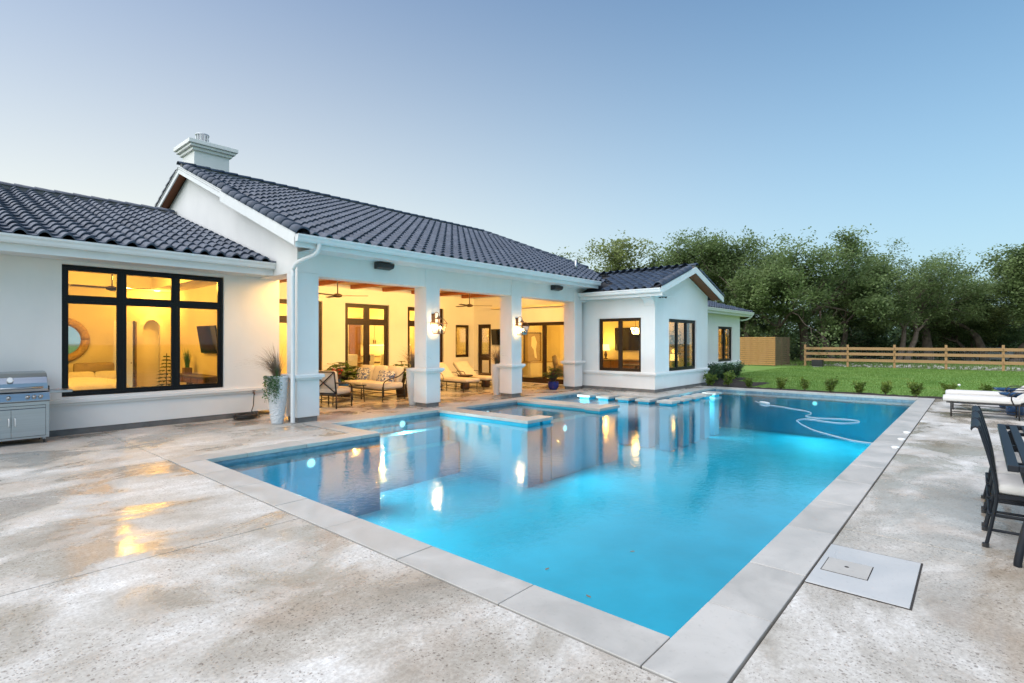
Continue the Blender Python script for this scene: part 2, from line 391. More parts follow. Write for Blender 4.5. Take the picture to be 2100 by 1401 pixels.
def prints(name):
    m, nt, out = newmat(name); v = coords(nt, "Object"); n = noise(nt, v, 17, 3, .5, 1.2); b = bsdf(nt, (.6,.6,.6), .9, 0, .2)
    nt.links.new(ramp(nt, n, [(.49, (.64, .62, .58)), (.54, (.07, .11, .26))]), b.inputs["Base Color"]); nt.links.new(b.outputs[0], out.inputs[0]); return m
PRINT = prints("blue print fabric")
BLUE_GLAZE = simple("cobalt glazed ceramic", (.012, .02, .17), .15, var=.3, vs_=8)
NAVY_GLAZE = simple("navy glazed ceramic", (.012, .05, .13), .2, var=.4, vs_=10)
POT = simple("white textured resin planter", (.70, .72, .73), .6, var=.05, vs_=6)
RUBBER = simple("dark garden hose", (.035, .032, .028), .5, var=.3)
HOSE = simple("grey white hose", (.55, .60, .63), .5)
WHITE_PL = simple("white plastic", (.80, .82, .82), .35, var=.03)
SCREEN = simple("switched off screen", (.006, .006, .007), .08, var=.1)
LINEN = simple("white bed linen", (.80, .76, .70), .9, var=.05, vs_=4, bscale=9, bstr=.5, bdist=.05)
TAUPE = simple("taupe upholstery", (.36, .27, .17), .85, var=.1, vs_=6)
ROPE = simple("gold rope frame", (.42, .27, .09), .6, var=.3, vs_=30, bscale=40, bdist=.02)
MIRROR = simple("mirror glass", (.8, .8, .78), .03, 1, var=.02)
DARKWOOD = simple("dark carved wood", (.06, .035, .02), .5, var=.3, vs_=8)
CABINET = simple("cream cabinet paint", (.74, .70, .58), .45, var=.03)
SLIP = simple("white slipcover", (.74, .70, .62), .9, var=.05, bscale=10, bstr=.3, bdist=.02)
TRAV = simple("beige floor tile", (.42, .36, .28), .35, var=.15, vs_=2, kind="Position")
CURTAIN = simple("brown curtain", (.13, .085, .045), .9, var=.2, vs_=8)
SHADE = emit("lit lamp shade", (1, .62, .16), 3.2, (.8, .7, .5))
DISC = emit("downlight lens", (1, .72, .36), 3.5)
BULB = emit("candle bulb", (1, .66, .28), 22)
CRYSTAL = emit("lit chandelier crystal", (1, .66, .25), 9)
POOLLENS = emit("pool lamp lens", (.35, .82, 1), 1.4)
TAILPAINT = simple("pale blue car paint", (.42, .47, .52), .25, .3, var=.05)
CARGLASS = simple("dark car glass", (.015, .02, .025), .05)
STONE = simple("pale limestone rubble", (.42, .41, .37), .9, var=.3, vs_=3, bscale=9, bdist=.05)
BRASS = simple("aged copper lantern metal", (.20, .11, .06), .4, .8, var=.3)
SHED = simple("grey shed siding", (.28, .30, .32), .8, var=.1)
SHEDROOF = simple("metal shed roof", (.40, .43, .46), .4, .4)
TERRA = simple("terracotta pot", (.27, .11, .05), .8)
# ------------------------------------------------------------------ ground, deck, pool
LZ = -.04
mb = MB()
hx0, hx1, hy0, hy1, far = -8., 19.08, -8., 26., 600.
for a, b, c, d in ((-far, 40.6, -far, hy0), (-far, 40.6, hy1, far), (-far, hx0, hy0, hy1)):
    mb.quad((a, c, LZ), (b, c, LZ), (b, d, LZ), (a, d, LZ))
mb.quad((hx1, hy0, LZ), (40.6, hy0, LZ), (40.6, hy1, LZ), (hx1, hy1, LZ))
struct(mb.build("lawn", LAWN))
def gz(x): return LZ - .016*max(0., min(x, 140.)-45)
m2 = MB()
for x0, x1 in ((40.6, 45.), (45., 140.), (140., far)): m2.quad((x0, -far, gz(x0)), (x1, -far, gz(x1)), (x1, far, gz(x1)), (x0, far, gz(x0)))
struct(m2.build("pasture", DIRT))
# mulch bed along the far coping and round the corner of the house: a lumpy sheet
mb = MB()
def bed(x0, x1, y0, y1, s=.16):
    nx, ny = max(2, int((x1-x0)/s)), max(2, int((y1-y0)/s)); r = random.Random(3)
    i = mb.pts([(x0+(x1-x0)*a/nx + (r.uniform(-.05,.05) if 0 < a else 0), y0+(y1-y0)*b/ny, LZ+.012+(0 if a in (0,nx) or b in (0,ny) else r.uniform(.0,.035))) for a in range(nx+1) for b in range(ny+1)])
    for a in range(nx):
        for b in range(ny):
            k = i+a*(ny+1)+b; mb.f.append((k, k+ny+1, k+ny+2, k+1))
bed(19.08, 20.0, -1.2, 6.1); bed(19.08, 22.6, 6.1, 7.5); bed(19.76, 24.9, 7.5, 9.0)
struct(mb.build("mulch_bed", MULCH))

def inpool(x, y):
    return (2.75 < x < 18.7 and 1.25 < y < 6.85) or (2.75 < x < 14.22 and 6.8 < y < 7.88) or (5.55 < x < 14.22 and 7.8 < y < 9.5)
XS = [-7.5, 2.4, 2.75, 5.55, 14.22, 18.7, 19.07]; YS = [-7.5, .88, 1.25, 6.85, 7.88, 9.5, 11.7, 16.0]
FL = -1.35; WZ = -.10
floor = MB(); tiles = MB(); wat = MB(); under = MB()
for i in range(len(XS)-1):
    for k in range(len(YS)-1):
        a, b, c, d = XS[i], XS[i+1], YS[k], YS[k+1]; ins = inpool((a+b)/2, (c+d)/2)
        if not ins:
            under.quad((a,c,-.055),(b,c,-.055),(b,d,-.055),(a,d,-.055)); continue
        floor.quad((a,c,FL),(b,c,FL),(b,d,FL),(a,d,FL)); wat.quad((a,c,WZ),(b,c,WZ),(b,d,WZ),(a,d,WZ))
        for (p, q, t) in (((a,c),(a,d),((a-.01),(c+d)/2)), ((b,d),(b,c),(b+.01,(c+d)/2)), ((b,c),(a,c),((a+b)/2,c-.01)), ((a,d),(b,d),((a+b)/2,d+.01))):
            if not inpool(*t):
                o_ = (t[0]-(a+b)/2, t[1]-(c+d)/2); L__ = math.hypot(*o_); P = lambda s_, z_: (s_[0]+o_[0]/L__*.004, s_[1]+o_[1]/L__*.004, z_); floor.quad(P(p,FL),P(q,FL),P(q,-.24),P(p,-.24)); tiles.quad(P(p,-.24),P(q,-.24),P(q,-.056),P(p,-.056))
# steps in front of the patio and a bench round the spa
floor.box(5.56, 8.3, 9.15, 9.49, FL, -.36); floor.box(5.56, 8.3, 8.8, 9.149, FL, -.66)
floor.box(8.8, 11.1, 9.0, 9.49, FL, -.55); floor.box(8.8, 11.1, 7.2, 8.999, FL, -.95)
pool = struct(floor.build("pool", PLASTER)); tiles.build("waterline_tile", POOLTILE, pool)
# the water is a closed body: a rippled top and clear faces just inside the shell
nw = len(wat.f); G_ = .004; wi = MB()
for i in range(len(XS)-1):
    for k in range(len(YS)-1):
        a, b, c, d = XS[i], XS[i+1], YS[k], YS[k+1]
        if not inpool((a+b)/2, (c+d)/2): continue
        wat.quad((a,c,FL-.02),(a,d,FL-.02),(b,d,FL-.02),(b,c,FL-.02))
        for (p, q, t) in (((a,c),(a,d),((a-.01),(c+d)/2)), ((b,d),(b,c),(b+.01,(c+d)/2)), ((b,c),(a,c),((a+b)/2,c-.01)), ((a,d),(b,d),((a+b)/2,d+.01))):
            if not inpool(*t):
                o_ = ((t[0]-(a+b)/2), (t[1]-(c+d)/2)); L__ = math.hypot(*o_); o_ = (o_[0]/L__*.004, o_[1]/L__*.004)
                wat.quad((*p,WZ),(*q,WZ),(*q,FL-.02),(*p,FL-.02))
wo = struct(wat.build("water", WATER, weld=True)); wo.data.materials.append(WATERSIDE)
for k, pg in enumerate(wo.data.polygons): pg.material_index = 0 if k < nw else 1
struct(under.build("deck_bed", JOINT))

# deck slabs, each cast apart with an open joint
deck = struct(MB().box(-7.4, -7.3, -7.4, -7.3, -.05, -.04).build("deck", JOINT))
def slab(x0, x1, y0, y1, z=0, mat=None, name="concrete_slab", parent=None, g=.005, th=.05, bev=.003):
    MB().box(x0+g, x1-g, y0+g, y1-g, z-th, z).build(name, mat or DECK, parent if parent is not None else deck, bevel=bev)
for x0, x1 in ((-7.4, -1.2), (-1.2, 2.395)):
    for y0, y1 in ((-7.4, -2.6), (-2.6, 1.0), (1.0, 4.63), (4.63, 8.25), (8.25, 11.72)): slab(x0, x1, y0, y1)
slab(2.395, 5.14, 8.26, 11.72)
for x0, x1 in ((2.395, 5.315), (5.315, 8.36), (8.36, 11.4), (11.4, 14.44), (14.44, 17.48), (17.48, 19.08)):
    slab(x0, x1, -2.6, .872); slab(x0, x1, -7.4, -2.6)
for x0, x1 in ((5.14, 8.6), (8.6, 12.0), (12.0, 15.95)):
    for y0, y1 in ((9.88, 13.0), (13.0, 16.0)): slab(x0, x1, y0, y1)
slab(14.6, 15.5, 7.23, 9.87); slab(14.6, 19.07, 7.23, 7.6) if False else slab(15.5, 19.07, 7.23, 7.62)

coping = struct(MB().box(18.72, 18.74, 7.0, 7.02, -.05, -.03).build("pool_coping", JOINT))
def stones(axis, a, b, joints):
    for u0, u1 in zip(joints, joints[1:]):
        x0, x1, y0, y1 = (u0, u1, a, b) if axis == 'x' else (a, b, u0, u1)
        dz = rnd.uniform(-.0015, .0015)
        slab(x0, x1, y0, y1, .004+dz, COPING, "coping_stone", coping, .0035, .058, .004)
stones('y', 2.40, 2.75, [1.25, 2.2, 3.21, 4.21, 5.15, 6.13, 7.05, 7.88])
stones('x', .88, 1.25, [2.40, 3.27, 4.06, 5.08, 6.09, 7.14, 8.15, 9.16, 10.2, 11.2, 12.2, 13.2, 14.2, 15.2, 16.2, 17.2, 18.2, 19.07])
stones('x', 7.88, 8.25, [2.40, 3.29, 4.19, 5.18, 5.55])
stones('y', 5.18, 5.55, [8.25, 9.1, 9.88])
stones('x', 9.5, 9.88, [5.55, 6.5, 7.45, 8.3, 9.2, 10.15, 11.1, 12.1, 13.1, 14.22, 14.6])
stones('y', 14.22, 14.6, [6.85, 7.7, 8.6, 9.5]); stones('x', 6.85, 7.22, [14.6, 15.6, 16.6, 17.6, 18.7])
stones('y', 18.7, 19.07, [1.25, 2.25, 3.25, 4.25, 5.25, 6.25, 7.22])
# the two walls that reach into the pool and hold the spa, with their capstones
def spa_wall(label, boxes):
    t = thing("spa_wall", label, "pool wall", (boxes[0][0], boxes[0][2], -1.35), 0, "walls of the spa in the pool")
    ox, oy, oz = t.location
    w = MB()
    for x0, x1, y0, y1 in boxes: w.box(x0+.04-ox, x1-.04-ox, y0+.04-oy, y1-oy, 0, 1.29)
    w.build("wall_core", PLASTER, t)
    for x0, x1, y0, y1 in boxes:
        n = max(1, round((y1-y0)/.95))
        for k in range(n):
            a, b = y0+(y1-y0)*k/n, y0+(y1-y0)*(k+1)/n
            MB().box(x0+.001-ox, x1-.001-ox, a+.002-oy, b-.002-oy, 1.292, 1.354).build("capstone", COPING, t, bevel=.004)
spa_wall("stone capped wall reaching into the pool in front of the second column", [(8.30, 8.80, 6.80, 9.495), (8.80, 9.16, 6.80, 7.18)])
spa_wall("stone capped wall reaching into the pool in front of the third column", [(11.1, 11.7, 7.18, 9.495), (10.93, 11.88, 6.75, 7.18)])
sp = MB().box(9.16, 10.93, 6.84, 7.12, -1.34, -.135).build("spa_spillway", PLASTER, pool)
# square stepping pads on pedestals in the water beside the house
pads = [(13.75, 8.9), (13.75, 8.25), (13.75, 7.6), (13.75, 6.97), (13.75, 6.33), (14.55, 6.33), (15.33, 6.33), (16.1, 6.33), (16.9, 6.33)]
words = ["stepping stone in the pool nearest the patio", "second stepping stone in the pool from the patio", "third stepping stone in the pool from the patio",
         "fourth stepping stone in the pool, just before the corner stone", "corner stepping stone in the pool where the row turns", "first stepping stone after the turn of the row in the pool",
         "second stepping stone after the turn of the row in the pool", "third stepping stone after the turn, beside the white gable wall", "last stepping stone in the pool, farthest along the gable wall"]
padm = MB().box(-.26, .26, -.22, .22, -.065, 0).mesh("pad"); pedm = MB().box(-.2, .2, -.16, .16, -1.33, -.066).mesh("pedestal")
for (x, y), w in zip(pads, words):
    t = thing("stepping_stone", "pale square " + w, "stepping stone", (x, y, .002), 0, "stepping stones in the pool")
    o = put("pad", padm, COPING, t); bm_ = o.modifiers.new("bevel", 'BEVEL'); bm_.width = .006
    put("pedestal", pedm, PLASTER, t)
# underwater lamps in the pool walls; those labelled added only brighten the pool
def pool_lamp(loc, rz, label, power):
    t = thing("pool_light", label, "pool light", loc, rz, "underwater pool lights")
    ring = MB(); ring.tube([(.075*math.cos(a*.5236), -.015, .075*math.sin(a*.5236)) for a in range(13)], .014, 6); ring.build("rim", TRIM, t, True)
    le = MB(); le.prism([(.07*math.cos(k*.4189), .07*math.sin(k*.4189)) for k in range(15)], lambda p, d: (p[0], d, p[1]), -.02, -.004); le.build("lens", POOLLENS, t)
    light("pool_lamp_light", 'AREA', (0, -.06, 0), power*.21, (.85, .97, 1), .10, t, (R(-90), 0, 0))
pool_lamp((4.25, 7.875, -.30), 0, "glowing underwater light in the pool wall left of the corner ledge", 230)
pool_lamp((7.25, 9.495, -.20), 0, "glowing underwater light over the pool steps in front of the first column bay", 110)
pool_lamp((9.6, 6.83, -.30), 0, "glowing underwater light in the front of the spa", 130)
pool_lamp((9.95, 9.495, -.25), 0, "glowing underwater light inside the spa", 35)
pool_lamp((18.695, 3.8, -.32), R(-90), "glowing underwater light in the far end wall of the pool", 230)
pool_lamp((11.5, 1.255, -.45), R(180), "underwater light in the long pool wall beside the chairs", 35)
pool_lamp((2.755, 5.6, -.50), R(90), "added underwater fill light in the near end wall of the pool", 110)  # added lamp, placed to brighten the left pool wall
pool_lamp((12.9, 9.495, -.35), 0, "added underwater fill light in the pool wall between the spa and the stepping stones", 200)  # added lamp for brighter water on the house side
pool_lamp((16.3, 6.845, -.35), 0, "added underwater fill light in the pool wall below the gable window", 90)  # added too, lifts the dim water along the gable wall
pool_lamp((5.556, 8.55, -.40), R(90), "added underwater fill light in the pool wall of the corner ledge facing the spa", 120)  # added lamp that lights the side of the spa wall
pool_lamp((16.9, 1.256, -.40), R(180), "added underwater fill light in the long pool wall near the lounge chairs", 190)  # added lamp, brightens the dark far corner and end wall
# skimmer pad with its lid
t = thing("skimmer_pad", "square grey concrete pad with a small square lid beside the pool", "skimmer", (3.97, .305, 0))
MB().box(-.012, .875, -.012, .565, -.002, .0025).build("joint", JOINT, t)
MB().box(0, .865, 0, .562, .0, .0055).build("pad", JET_CONC, t, bevel=.004)
MB().box(.275, .555, .245, .525, .0057, .0066).build("lid_gap", JOINT, t)
ld = MB().box(.281, .549, .251, .519, .006, .0085).build("lid", COPING, t)
MB().lathe([(.014, 0), (.014, .0035)], 10, (.43, .39, .006)).build("finger_hole", JOINT, ld)
# three small deck jet caps on the coping
for k, (x, w) in enumerate(((9.86, "nearest to the dining chairs"), (10.74, "middle one of three"), (11.6, "farthest of three"))):
    t = thing("deck_jet", "small white plastic deck jet cap on the pool coping, " + w, "deck jet", (x, .93, .004), 0, "deck jet caps on the coping")
    MB().lathe([(.055, 0), (.055, .012), (.04, .02), (.018, .022)], 16).build("cap", WHITE_PL, t, True)
    MB().box(-.09, -.04, -.03, .03, .0, .012).build("nozzle", WHITE_PL, t)
# floating cleaner hose and its head
hp = [(16.05, 4.78), (15.9, 4.70), (15.64, 4.52), (15.29, 4.17), (15.06, 3.83), (14.80, 3.5), (14.61, 3.21), (14.3, 3.0), (13.96, 2.93), (13.6, 2.95), (13.44, 2.86), (13.36, 2.64), (13.5, 2.4), (13.56, 2.2), (13.5, 1.98), (13.31, 1.87),
      (13.05, 1.95), (12.85, 2.15), (12.88, 2.4), (13.0, 2.62), (13.05, 2.8), (12.9, 2.9), (12.65, 2.92), (12.49, 2.85), (12.2, 2.74), (11.95, 2.61), (11.6, 2.42), (11.35, 2.24), (11.15, 2.05), (11.03, 1.93), (10.85, 1.75), (10.73, 1.6), (10.66, 1.4), (10.65, 1.255)]
def smooth(ps, n=4):
    out = []
    for k in range(len(ps)-1):
        p0 = Vector(ps[max(0,k-1)]); p1 = Vector(ps[k]); p2 = Vector(ps[k+1]); p3 = Vector(ps[min(len(ps)-1,k+2)])
        for j in range(n):
            u = j/n; out.append(.5*((2*p1)+(-p0+p2)*u+(2*p0-5*p1+4*p2-p3)*u*u+(-p0+3*p1-3*p2+p3)*u**3))
    return out + [Vector(ps[-1])]
t = thing("pool_cleaner", "white floating pool cleaner hose looping on the water", "pool cleaner", (15.9, 4.7, WZ))
MB().tube([(x-15.9, y-4.7, .008) for x, y in [tuple(p) for p in smooth([(a, b) for a, b in hp])]], .0065, 6).build("hose", HOSE, t, True)
b = MB(); b.cushion((-.35, -.32, .03), (.36, .11, .05), .02, 4, 0, Matrix.Rotation(R(45), 3, 'Z')); b.build("float_tail", HOSE, t, True)
# ------------------------------------------------------------------ the house
house = thing("house", "long white stucco house with dark tiled roofs and an open columned patio", "house")
def zr(y): return 3.555 + .407*(y-9.4)          # main roof sheathing
def zw(y): return 3.225 + .317*(y-11.0)       # left wing roof
def zg(x): return 3.215 + .33*(x-15.0) if x < 17.6 else 3.215 + .33*(20.2-x)
def ze(y): return 3.05 + .33*(y-8.6)
wall_grid(MB(), YW(11.75), -4, 5.598, .1, 3.3, .25, [(1.84, 4.44, .65, 2.925)]).build("wall", STUCCO, house)
wall_grid(MB(), YW(16.0), 5.6, 15.95, .0, 3.62, .22, [(7.27,9.04,.02,2.9), (9.87,11.65,.02,2.9), (12.48,14.26,.02,2.9), (14.91,15.68,.95,2.28)]).build("wall", STUCCO, house)
wall_grid(MB(), XW(15.95), 10.3, 16.0, .0, 3.62, .22, [(10.95,13.9,.02,2.33), (15.02,15.79,.02,2.31)]).build("wall", STUCCO, house)
wall_grid(MB(), XW(15.45), 7.80, 10.30, .1, 3.32, .25, [(8.03,9.58,.63,2.36)]).build("wall", STUCCO, house)
wall_grid(MB(), YW(7.55), 15.45, 19.75, .1, 3.1, .25, [(16.45,18.70,.63,2.345)]).build("wall", STUCCO, house)
MB().prism([(15.455, 3.101), (19.745, 3.101), (19.745, zg(19.745)-.1), (17.6, zg(17.6)-.1), (15.455, zg(15.455)-.1)], lambda p, d: (p[0], d, p[1]), 7.552, 7.8).build("gable_wall", STUCCO, house)
wall_grid(MB(), XW(19.5), 7.8, 11.6, .1, 3.2, .25, []).build("wall", STUCCO, house)
wall_grid(MB(), YW(9.0), 19.752, 27.8, .1, 3.1, .25, [(24.83, 26.70, .66, 2.30)]).build("wall", STUCCO, house)
wall_grid(MB(), XW(27.55), 9.25, 14.0, .1, 3.1, .25, []).build("wall", STUCCO, house)
MB().box(15.15, 15.448, 10.30, 10.6, .1, 3.4).build("wall", STUCCO, house)
wall_grid(MB(), XW(-4), 12.0, 22.5, .1, 3.3, .25, []).build("wall", STUCCO, house)
# gable wall over the side opening of the patio
gp = [(10.06, 2.97), (11.752, 2.97), (11.752, .1), (21.9, .1), (21.9, zr(10.0)-.1), (15.95, zr(15.95)-.12), (10.06, zr(10.06)-.12)]
MB().prism(gp, lambda p, d: (d, p[0], p[1]), 5.152, 5.6).build("gable_wall", STUCCO, house)
# header beam
MB().box(5.601, 15.448, 10.062, 10.48, 2.92, 3.56).build("header_beam", STUCCO, house)
# base tiles and dado bands
for x0, x1, y0, y1 in ((-4, 5.14, 11.765, 11.9), (15.465, 15.6, 7.565, 10.3), (15.6, 19.73, 7.565, 7.7), (19.765, 27.78, 9.015, 9.1), (15.16, 15.46, 10.31, 10.4)): MB().box(x0, x1, y0, y1, -.02, .1).build("base_tile", BASE_TILE, house)
def band(mb, pts_, z, closed=False, out=.055, h=.12):
    """moulded band along a plan polyline (outside on the right hand)"""
    prof = [(0, 0), (out*.45, .0), (out*.6, h*.3), (out, h*.42), (out, h*.86), (out*.85, h), (0, h)]
    n = len(pts_); rings = []
    for k in range(n):
        p = Vector((*pts_[k], 0))
        a = (p - Vector((*pts_[k-1], 0))).normalized() if (k > 0 or closed) else None
        b = (Vector((*pts_[(k+1) % n], 0)) - p).normalized() if (k < n-1 or closed) else None
        na = Vector((a.y, -a.x, 0)) if a else None; nb = Vector((b.y, -b.x, 0)) if b else None
        if na and nb: m = (na+nb)/(1+na.dot(nb))
        else: m = na or nb
        rings.append(mb.pts([p + m*o + Vector((0,0,z+hh)) for o, hh in prof]))
    w = len(prof)
    for k in range(n if closed else n-1):
        a, b = rings[k], rings[(k+1) % n]
        for j in range(w-1): mb.f.append((a+j, b+j, b+j+1, a+j+1))
    if not closed:
        mb.f.append(tuple(rings[0]+j for j in range(w))); mb.f.append(tuple(rings[-1]+j for j in range(w))[::-1])
m = MB(); band(m, [(-4, 11.748), (5.30, 11.748)], .50); m.build("dado_band", STUCCO, house, bevel=.004)
m = MB(); band(m, [(15.448, 10.29), (15.448, 7.548), (19.752, 7.548), (19.752, 8.99)], .50); m.build("dado_band", STUCCO, house, bevel=.004)
m = MB(); band(m, [(19.76, 8.998), (27.802, 8.998), (27.802, 12)], .52); m.build("dado_band", STUCCO, house, bevel=.004)
# columns
for k, (x0, x1) in enumerate(((5.15, 5.6), (8.39, 8.82), (11.53, 11.97), (14.72, 15.15))):
    m = MB(); y0, y1 = 10.05-(.0 if k in (0, 3) else .012), 10.49
    m.box(x0, x1, y0, y1, .94, 3.52 if k else 2.968); c = m.build("column", STUCCO, house, bevel=.008)
    MB().box(x0-.012, x1+.012, y0-.012, y1+.012, .1, .84).build("plinth", STUCCO, c, bevel=.012)
    b = MB(); band(b, [(x0-.01, y1+.01), (x0-.01, y0-.01), (x1+.01, y0-.01), (x1+.01, y1+.01)], .835, True, .075, .115); b.box(x0-.011, x1+.011, y0-.011, y1+.011, .836, .95)
    b.build("cap_band", STUCCO, c)
    MB().box(x0+.02, x1-.02, y0+.02, y1-.02, -.02, .1).build("base_tile", BASE_TILE, c)
# patio ceiling of boards and its beams
cl = MB().box(5.62, 15.93, 10.49, 15.99, 3.52, 3.56).build("patio_ceiling", SOFFIT, house)
pl = MB().box(0, 10.3, 0, .132, 0, .018).mesh("board")
for k in range(40): put("ceiling_board", pl, CEIL, cl, Matrix.Translation((5.63, 10.5+k*.1365, 3.501)))
bmw = MB().box(0, .15, 0, 5.48, 0, .12).mesh("beam")
for k in range(8):
    put("ceiling_beam", bmw, BEAM, house, Matrix.Translation((6.18+k*1.292, 10.505, 3.38)))

# ---------------- windows
def window(xf, u0, u1, z0, z1, cols, rows, mat, name="window", fw=.055, mul=.05, sash=.045, depth=.07, handle=None, inset=.05):
    m = MB(xf); d0, d1 = inset, inset+depth
    m.box(u0, u0+fw, d0, d1, z0, z1); m.box(u1-fw, u1, d0, d1, z0, z1); m.box(u0+fw, u1-fw, d0, d1, z1-fw, z1); m.box(u0+fw, u1-fw, d0, d1, z0, z0+fw)
    us = [u0+fw] + [c for c in cols] + [u1-fw]; zs = [z0+fw] + list(rows) + [z1-fw]
    for c in cols: m.box(c-mul/2, c+mul/2, d0+.003, d1-.003, z0+fw, z1-fw)
    for r in rows: m.box(u0+fw, u1-fw, d0+.001, d1-.001, r-mul/2, r+mul/2)
    w = m.build(name, mat, house, bevel=.003)
    for i in range(len(us)-1):
        for k in range(len(zs)-1):
            a = us[i] + (mul/2 if i else 0); b = us[i+1] - (mul/2 if i < len(us)-2 else 0)
            c = zs[k] + (mul/2 if k else 0); d = zs[k+1] - (mul/2 if k < len(zs)-2 else 0)
            s = MB(xf); e0, e1 = d0+.012, d1-.01
            bot = sash*2.2 if (handle and k == 0) else sash
            s.box(a, a+sash, e0, e1, c, d); s.box(b-sash, b, e0, e1, c, d); s.box(a+sash, b-sash, e0, e1, d-sash, d); s.box(a+sash, b-sash, e0, e1, c, c+bot)
            s.build("sash", mat, w)
            g = MB(xf); gm = (e0+e1)/2; g.box(a+sash, b-sash, gm-.003, gm+.003, c+bot, d-sash); g.build("pane", GLASS, w)
    if handle:
        h = MB(xf)
        for hu in handle:
            h.box(hu-.012, hu+.012, d0-.05, d0-.03, .92, 1.12); h.box(hu-.01, hu+.01, d0-.03, d0, .94, .96); h.box(hu-.01, hu+.01, d0-.03, d0, 1.08, 1.10)
        h.build("handle", IRON, w)
    return w
window(YW(11.75), 1.845, 4.435, .655, 2.92, [2.70, 3.575], [2.33], BLACK, fw=.048, mul=.055, sash=.046)
for a in (7.27, 9.87, 12.48):
    window(YW(16.0), a+.005, a+1.765, .025, 2.895, [a+.885], [2.28], BRONZE, "french_door", .05, .05, .085, .08, [a+.80, a+.97])
window(YW(16.0), 14.915, 15.675, .955, 2.275, [], [], BRONZE)
window(XW(15.95), 10.955, 13.895, .025, 2.325, [12.32], [], BRONZE, "sliding_door", .07, .07, .05, .08, [12.25])
window(XW(15.95), 15.025, 15.785, .025, 2.305, [], [.95], BRONZE, "door", .06, .05, .1, .08, [15.70])
window(XW(15.45), 8.035, 9.575, .635, 2.355, [8.805], [], BRONZE, fw=.05)
window(YW(7.55), 16.455, 18.695, .635, 2.34, [17.2, 17.95], [], BLACK, fw=.06)
window(YW(9.0), 24.835, 26.695, .665, 2.295, [25.765], [], BLACK, fw=.06)

# ---------------- roofs
TW, TL = .285, .335
def tile_mesh():
    mb = MB(); n = 10; L_ = TL+.06
    def h(u): return math.sin(math.pi*u/.58)**.8*.078 if u < .58 else -.014*math.sin(math.pi*(u-.58)/.42)
    rows = []
    for v, lift, dz in ((.012, .040, -.030), (0, .046, -.002), (.02, .046, 0), (L_, .004, 0)):
        rows.append(mb.pts([((k/n)*(TW+.012), v, h(k/n)+lift+dz) for k in range(n+1)]))
    for a, b in zip(rows, rows[1:]):
        for k in range(n): mb.f.append((a+k, a+k+1, b+k+1, b+k))
    return mb.mesh("roof_tile", True)
TILE = tile_mesh()
def cap_mesh(L_=.42, r=.10, h=.075):
    mb = MB(); n = 8; rows = []
    for v, s, dz in ((0, 1.08, -.014), (0, 1.1, .012), (L_, .94, 0)):
        rows.append(mb.pts([(-r*s*math.cos(math.pi*k/n), v, h*s*math.sin(math.pi*k/n)+dz) for k in range(n+1)]))
    for a, b in zip(rows, rows[1:]):
        for k in range(n): mb.f.append((a+k, a+k+1, b+k+1, b+k))
    return mb.mesh("ridge_tile", True)
CAP = cap_mesh()
cdir = Vector((math.cos(TH), math.sin(TH), 0)); allt = []
def slope_tiles(roof, o, eu, ev, nu, nv, keep, ustart=0):
    eu = Vector(eu).normalized(); ev = Vector(ev).normalized(); n = eu.cross(ev).normalized()
    for j in range(nv):
        for i in range(nu):
            u = ustart + i*TW; p = Vector(o) + eu*u + ev*(j*TL - .06)
            c = p + eu*TW*.5 + ev*TL*.5
            if not keep(c): continue
            jt = Matrix.Rotation(rnd.gauss(0, .007), 4, 'X') @ Matrix.Rotation(rnd.gauss(0, .004), 4, 'Z')
            m = Matrix((( eu.x, ev.x, n.x, p.x), (eu.y, ev.y, n.y, p.y), (eu.z, ev.z, n.z, p.z + rnd.uniform(0, .004)), (0,0,0,1))) @ jt
            dd = c.x*cdir.x + c.y*cdir.y; view = (Vector((0,0,1.6)) - c)
            px = 1050 + 1097*(c.x*cdir.y - c.y*cdir.x)/dd if dd > 0 else -1
            vis = abs(n.dot(view.normalized()))/max(dd, .1)**2 if dd > 0 and -40 < px < 2140 and n.dot(view) > 0 else 0
            allt.append((vis, len(allt), roof, m))
def roof_deck(polys, parent=house, th=.05):
    mb = MB()
    for ps in polys: mb.poly(ps); mb.poly([(x, y, z-th) for x, y, z in ps][::-1])
    return mb.build("roof", FELT, parent)
# main roof: gable at the left, hipped end behind the right wing
RY = 15.95
f_poly = [(4.80, 9.36, zr(9.36)), (15.36, 9.36, zr(9.36)), (17.45, 11.1, zr(11.1)), (16.45, RY, zr(RY)), (4.88, RY, zr(RY)), (4.88, 12.9, zr(12.9)), (4.80, 12.9, zr(12.9))]
b_poly = [(4.88, RY, zr(RY)), (16.45, RY, zr(RY)), (17.45, 22.5, zr(9.4)), (4.88, 22.5, zr(9.4))]
e_poly = [(17.45, 11.1, zr(11.1)), (19.6, 11.6, 3.5), (19.6, 22.5, 3.4), (17.45, 22.5, zr(9.4)), (16.45, RY, zr(RY))]
main_roof = roof_deck([f_poly, b_poly, e_poly])
def inpoly(x, y, P):
    r = False
    for k in range(len(P)):
        x1, y1 = P[k][:2]; x2, y2 = P[k-1][:2]
        if (y1 > y) != (y2 > y) and x < (x2-x1)*(y-y1)/(y2-y1)+x1: r = not r
    return r
slope_tiles(main_roof, (5.02, 9.36, zr(9.36)), (1,0,0), (0,1,.407), 46, 22, lambda c: inpoly(c.x, c.y, f_poly))
wing_roof = roof_deck([[(-4, 11.0, zw(11.0)), (5.15, 11.0, zw(11.0)), (5.15, 17.0, zw(17.0)), (-4, 17.0, zw(17.0))], [(-4, 17.0, zw(17.0)), (5.15, 17.0, zw(17.0)), (5.15, 22.9, zw(11.1)), (-4, 22.9, zw(11.1))]])
slope_tiles(wing_roof, (5.13-32*TW, 11.0, zw(11.0)), (1,0,0), (0,1,.317), 32, 20, lambda c: c.y < 16.95)
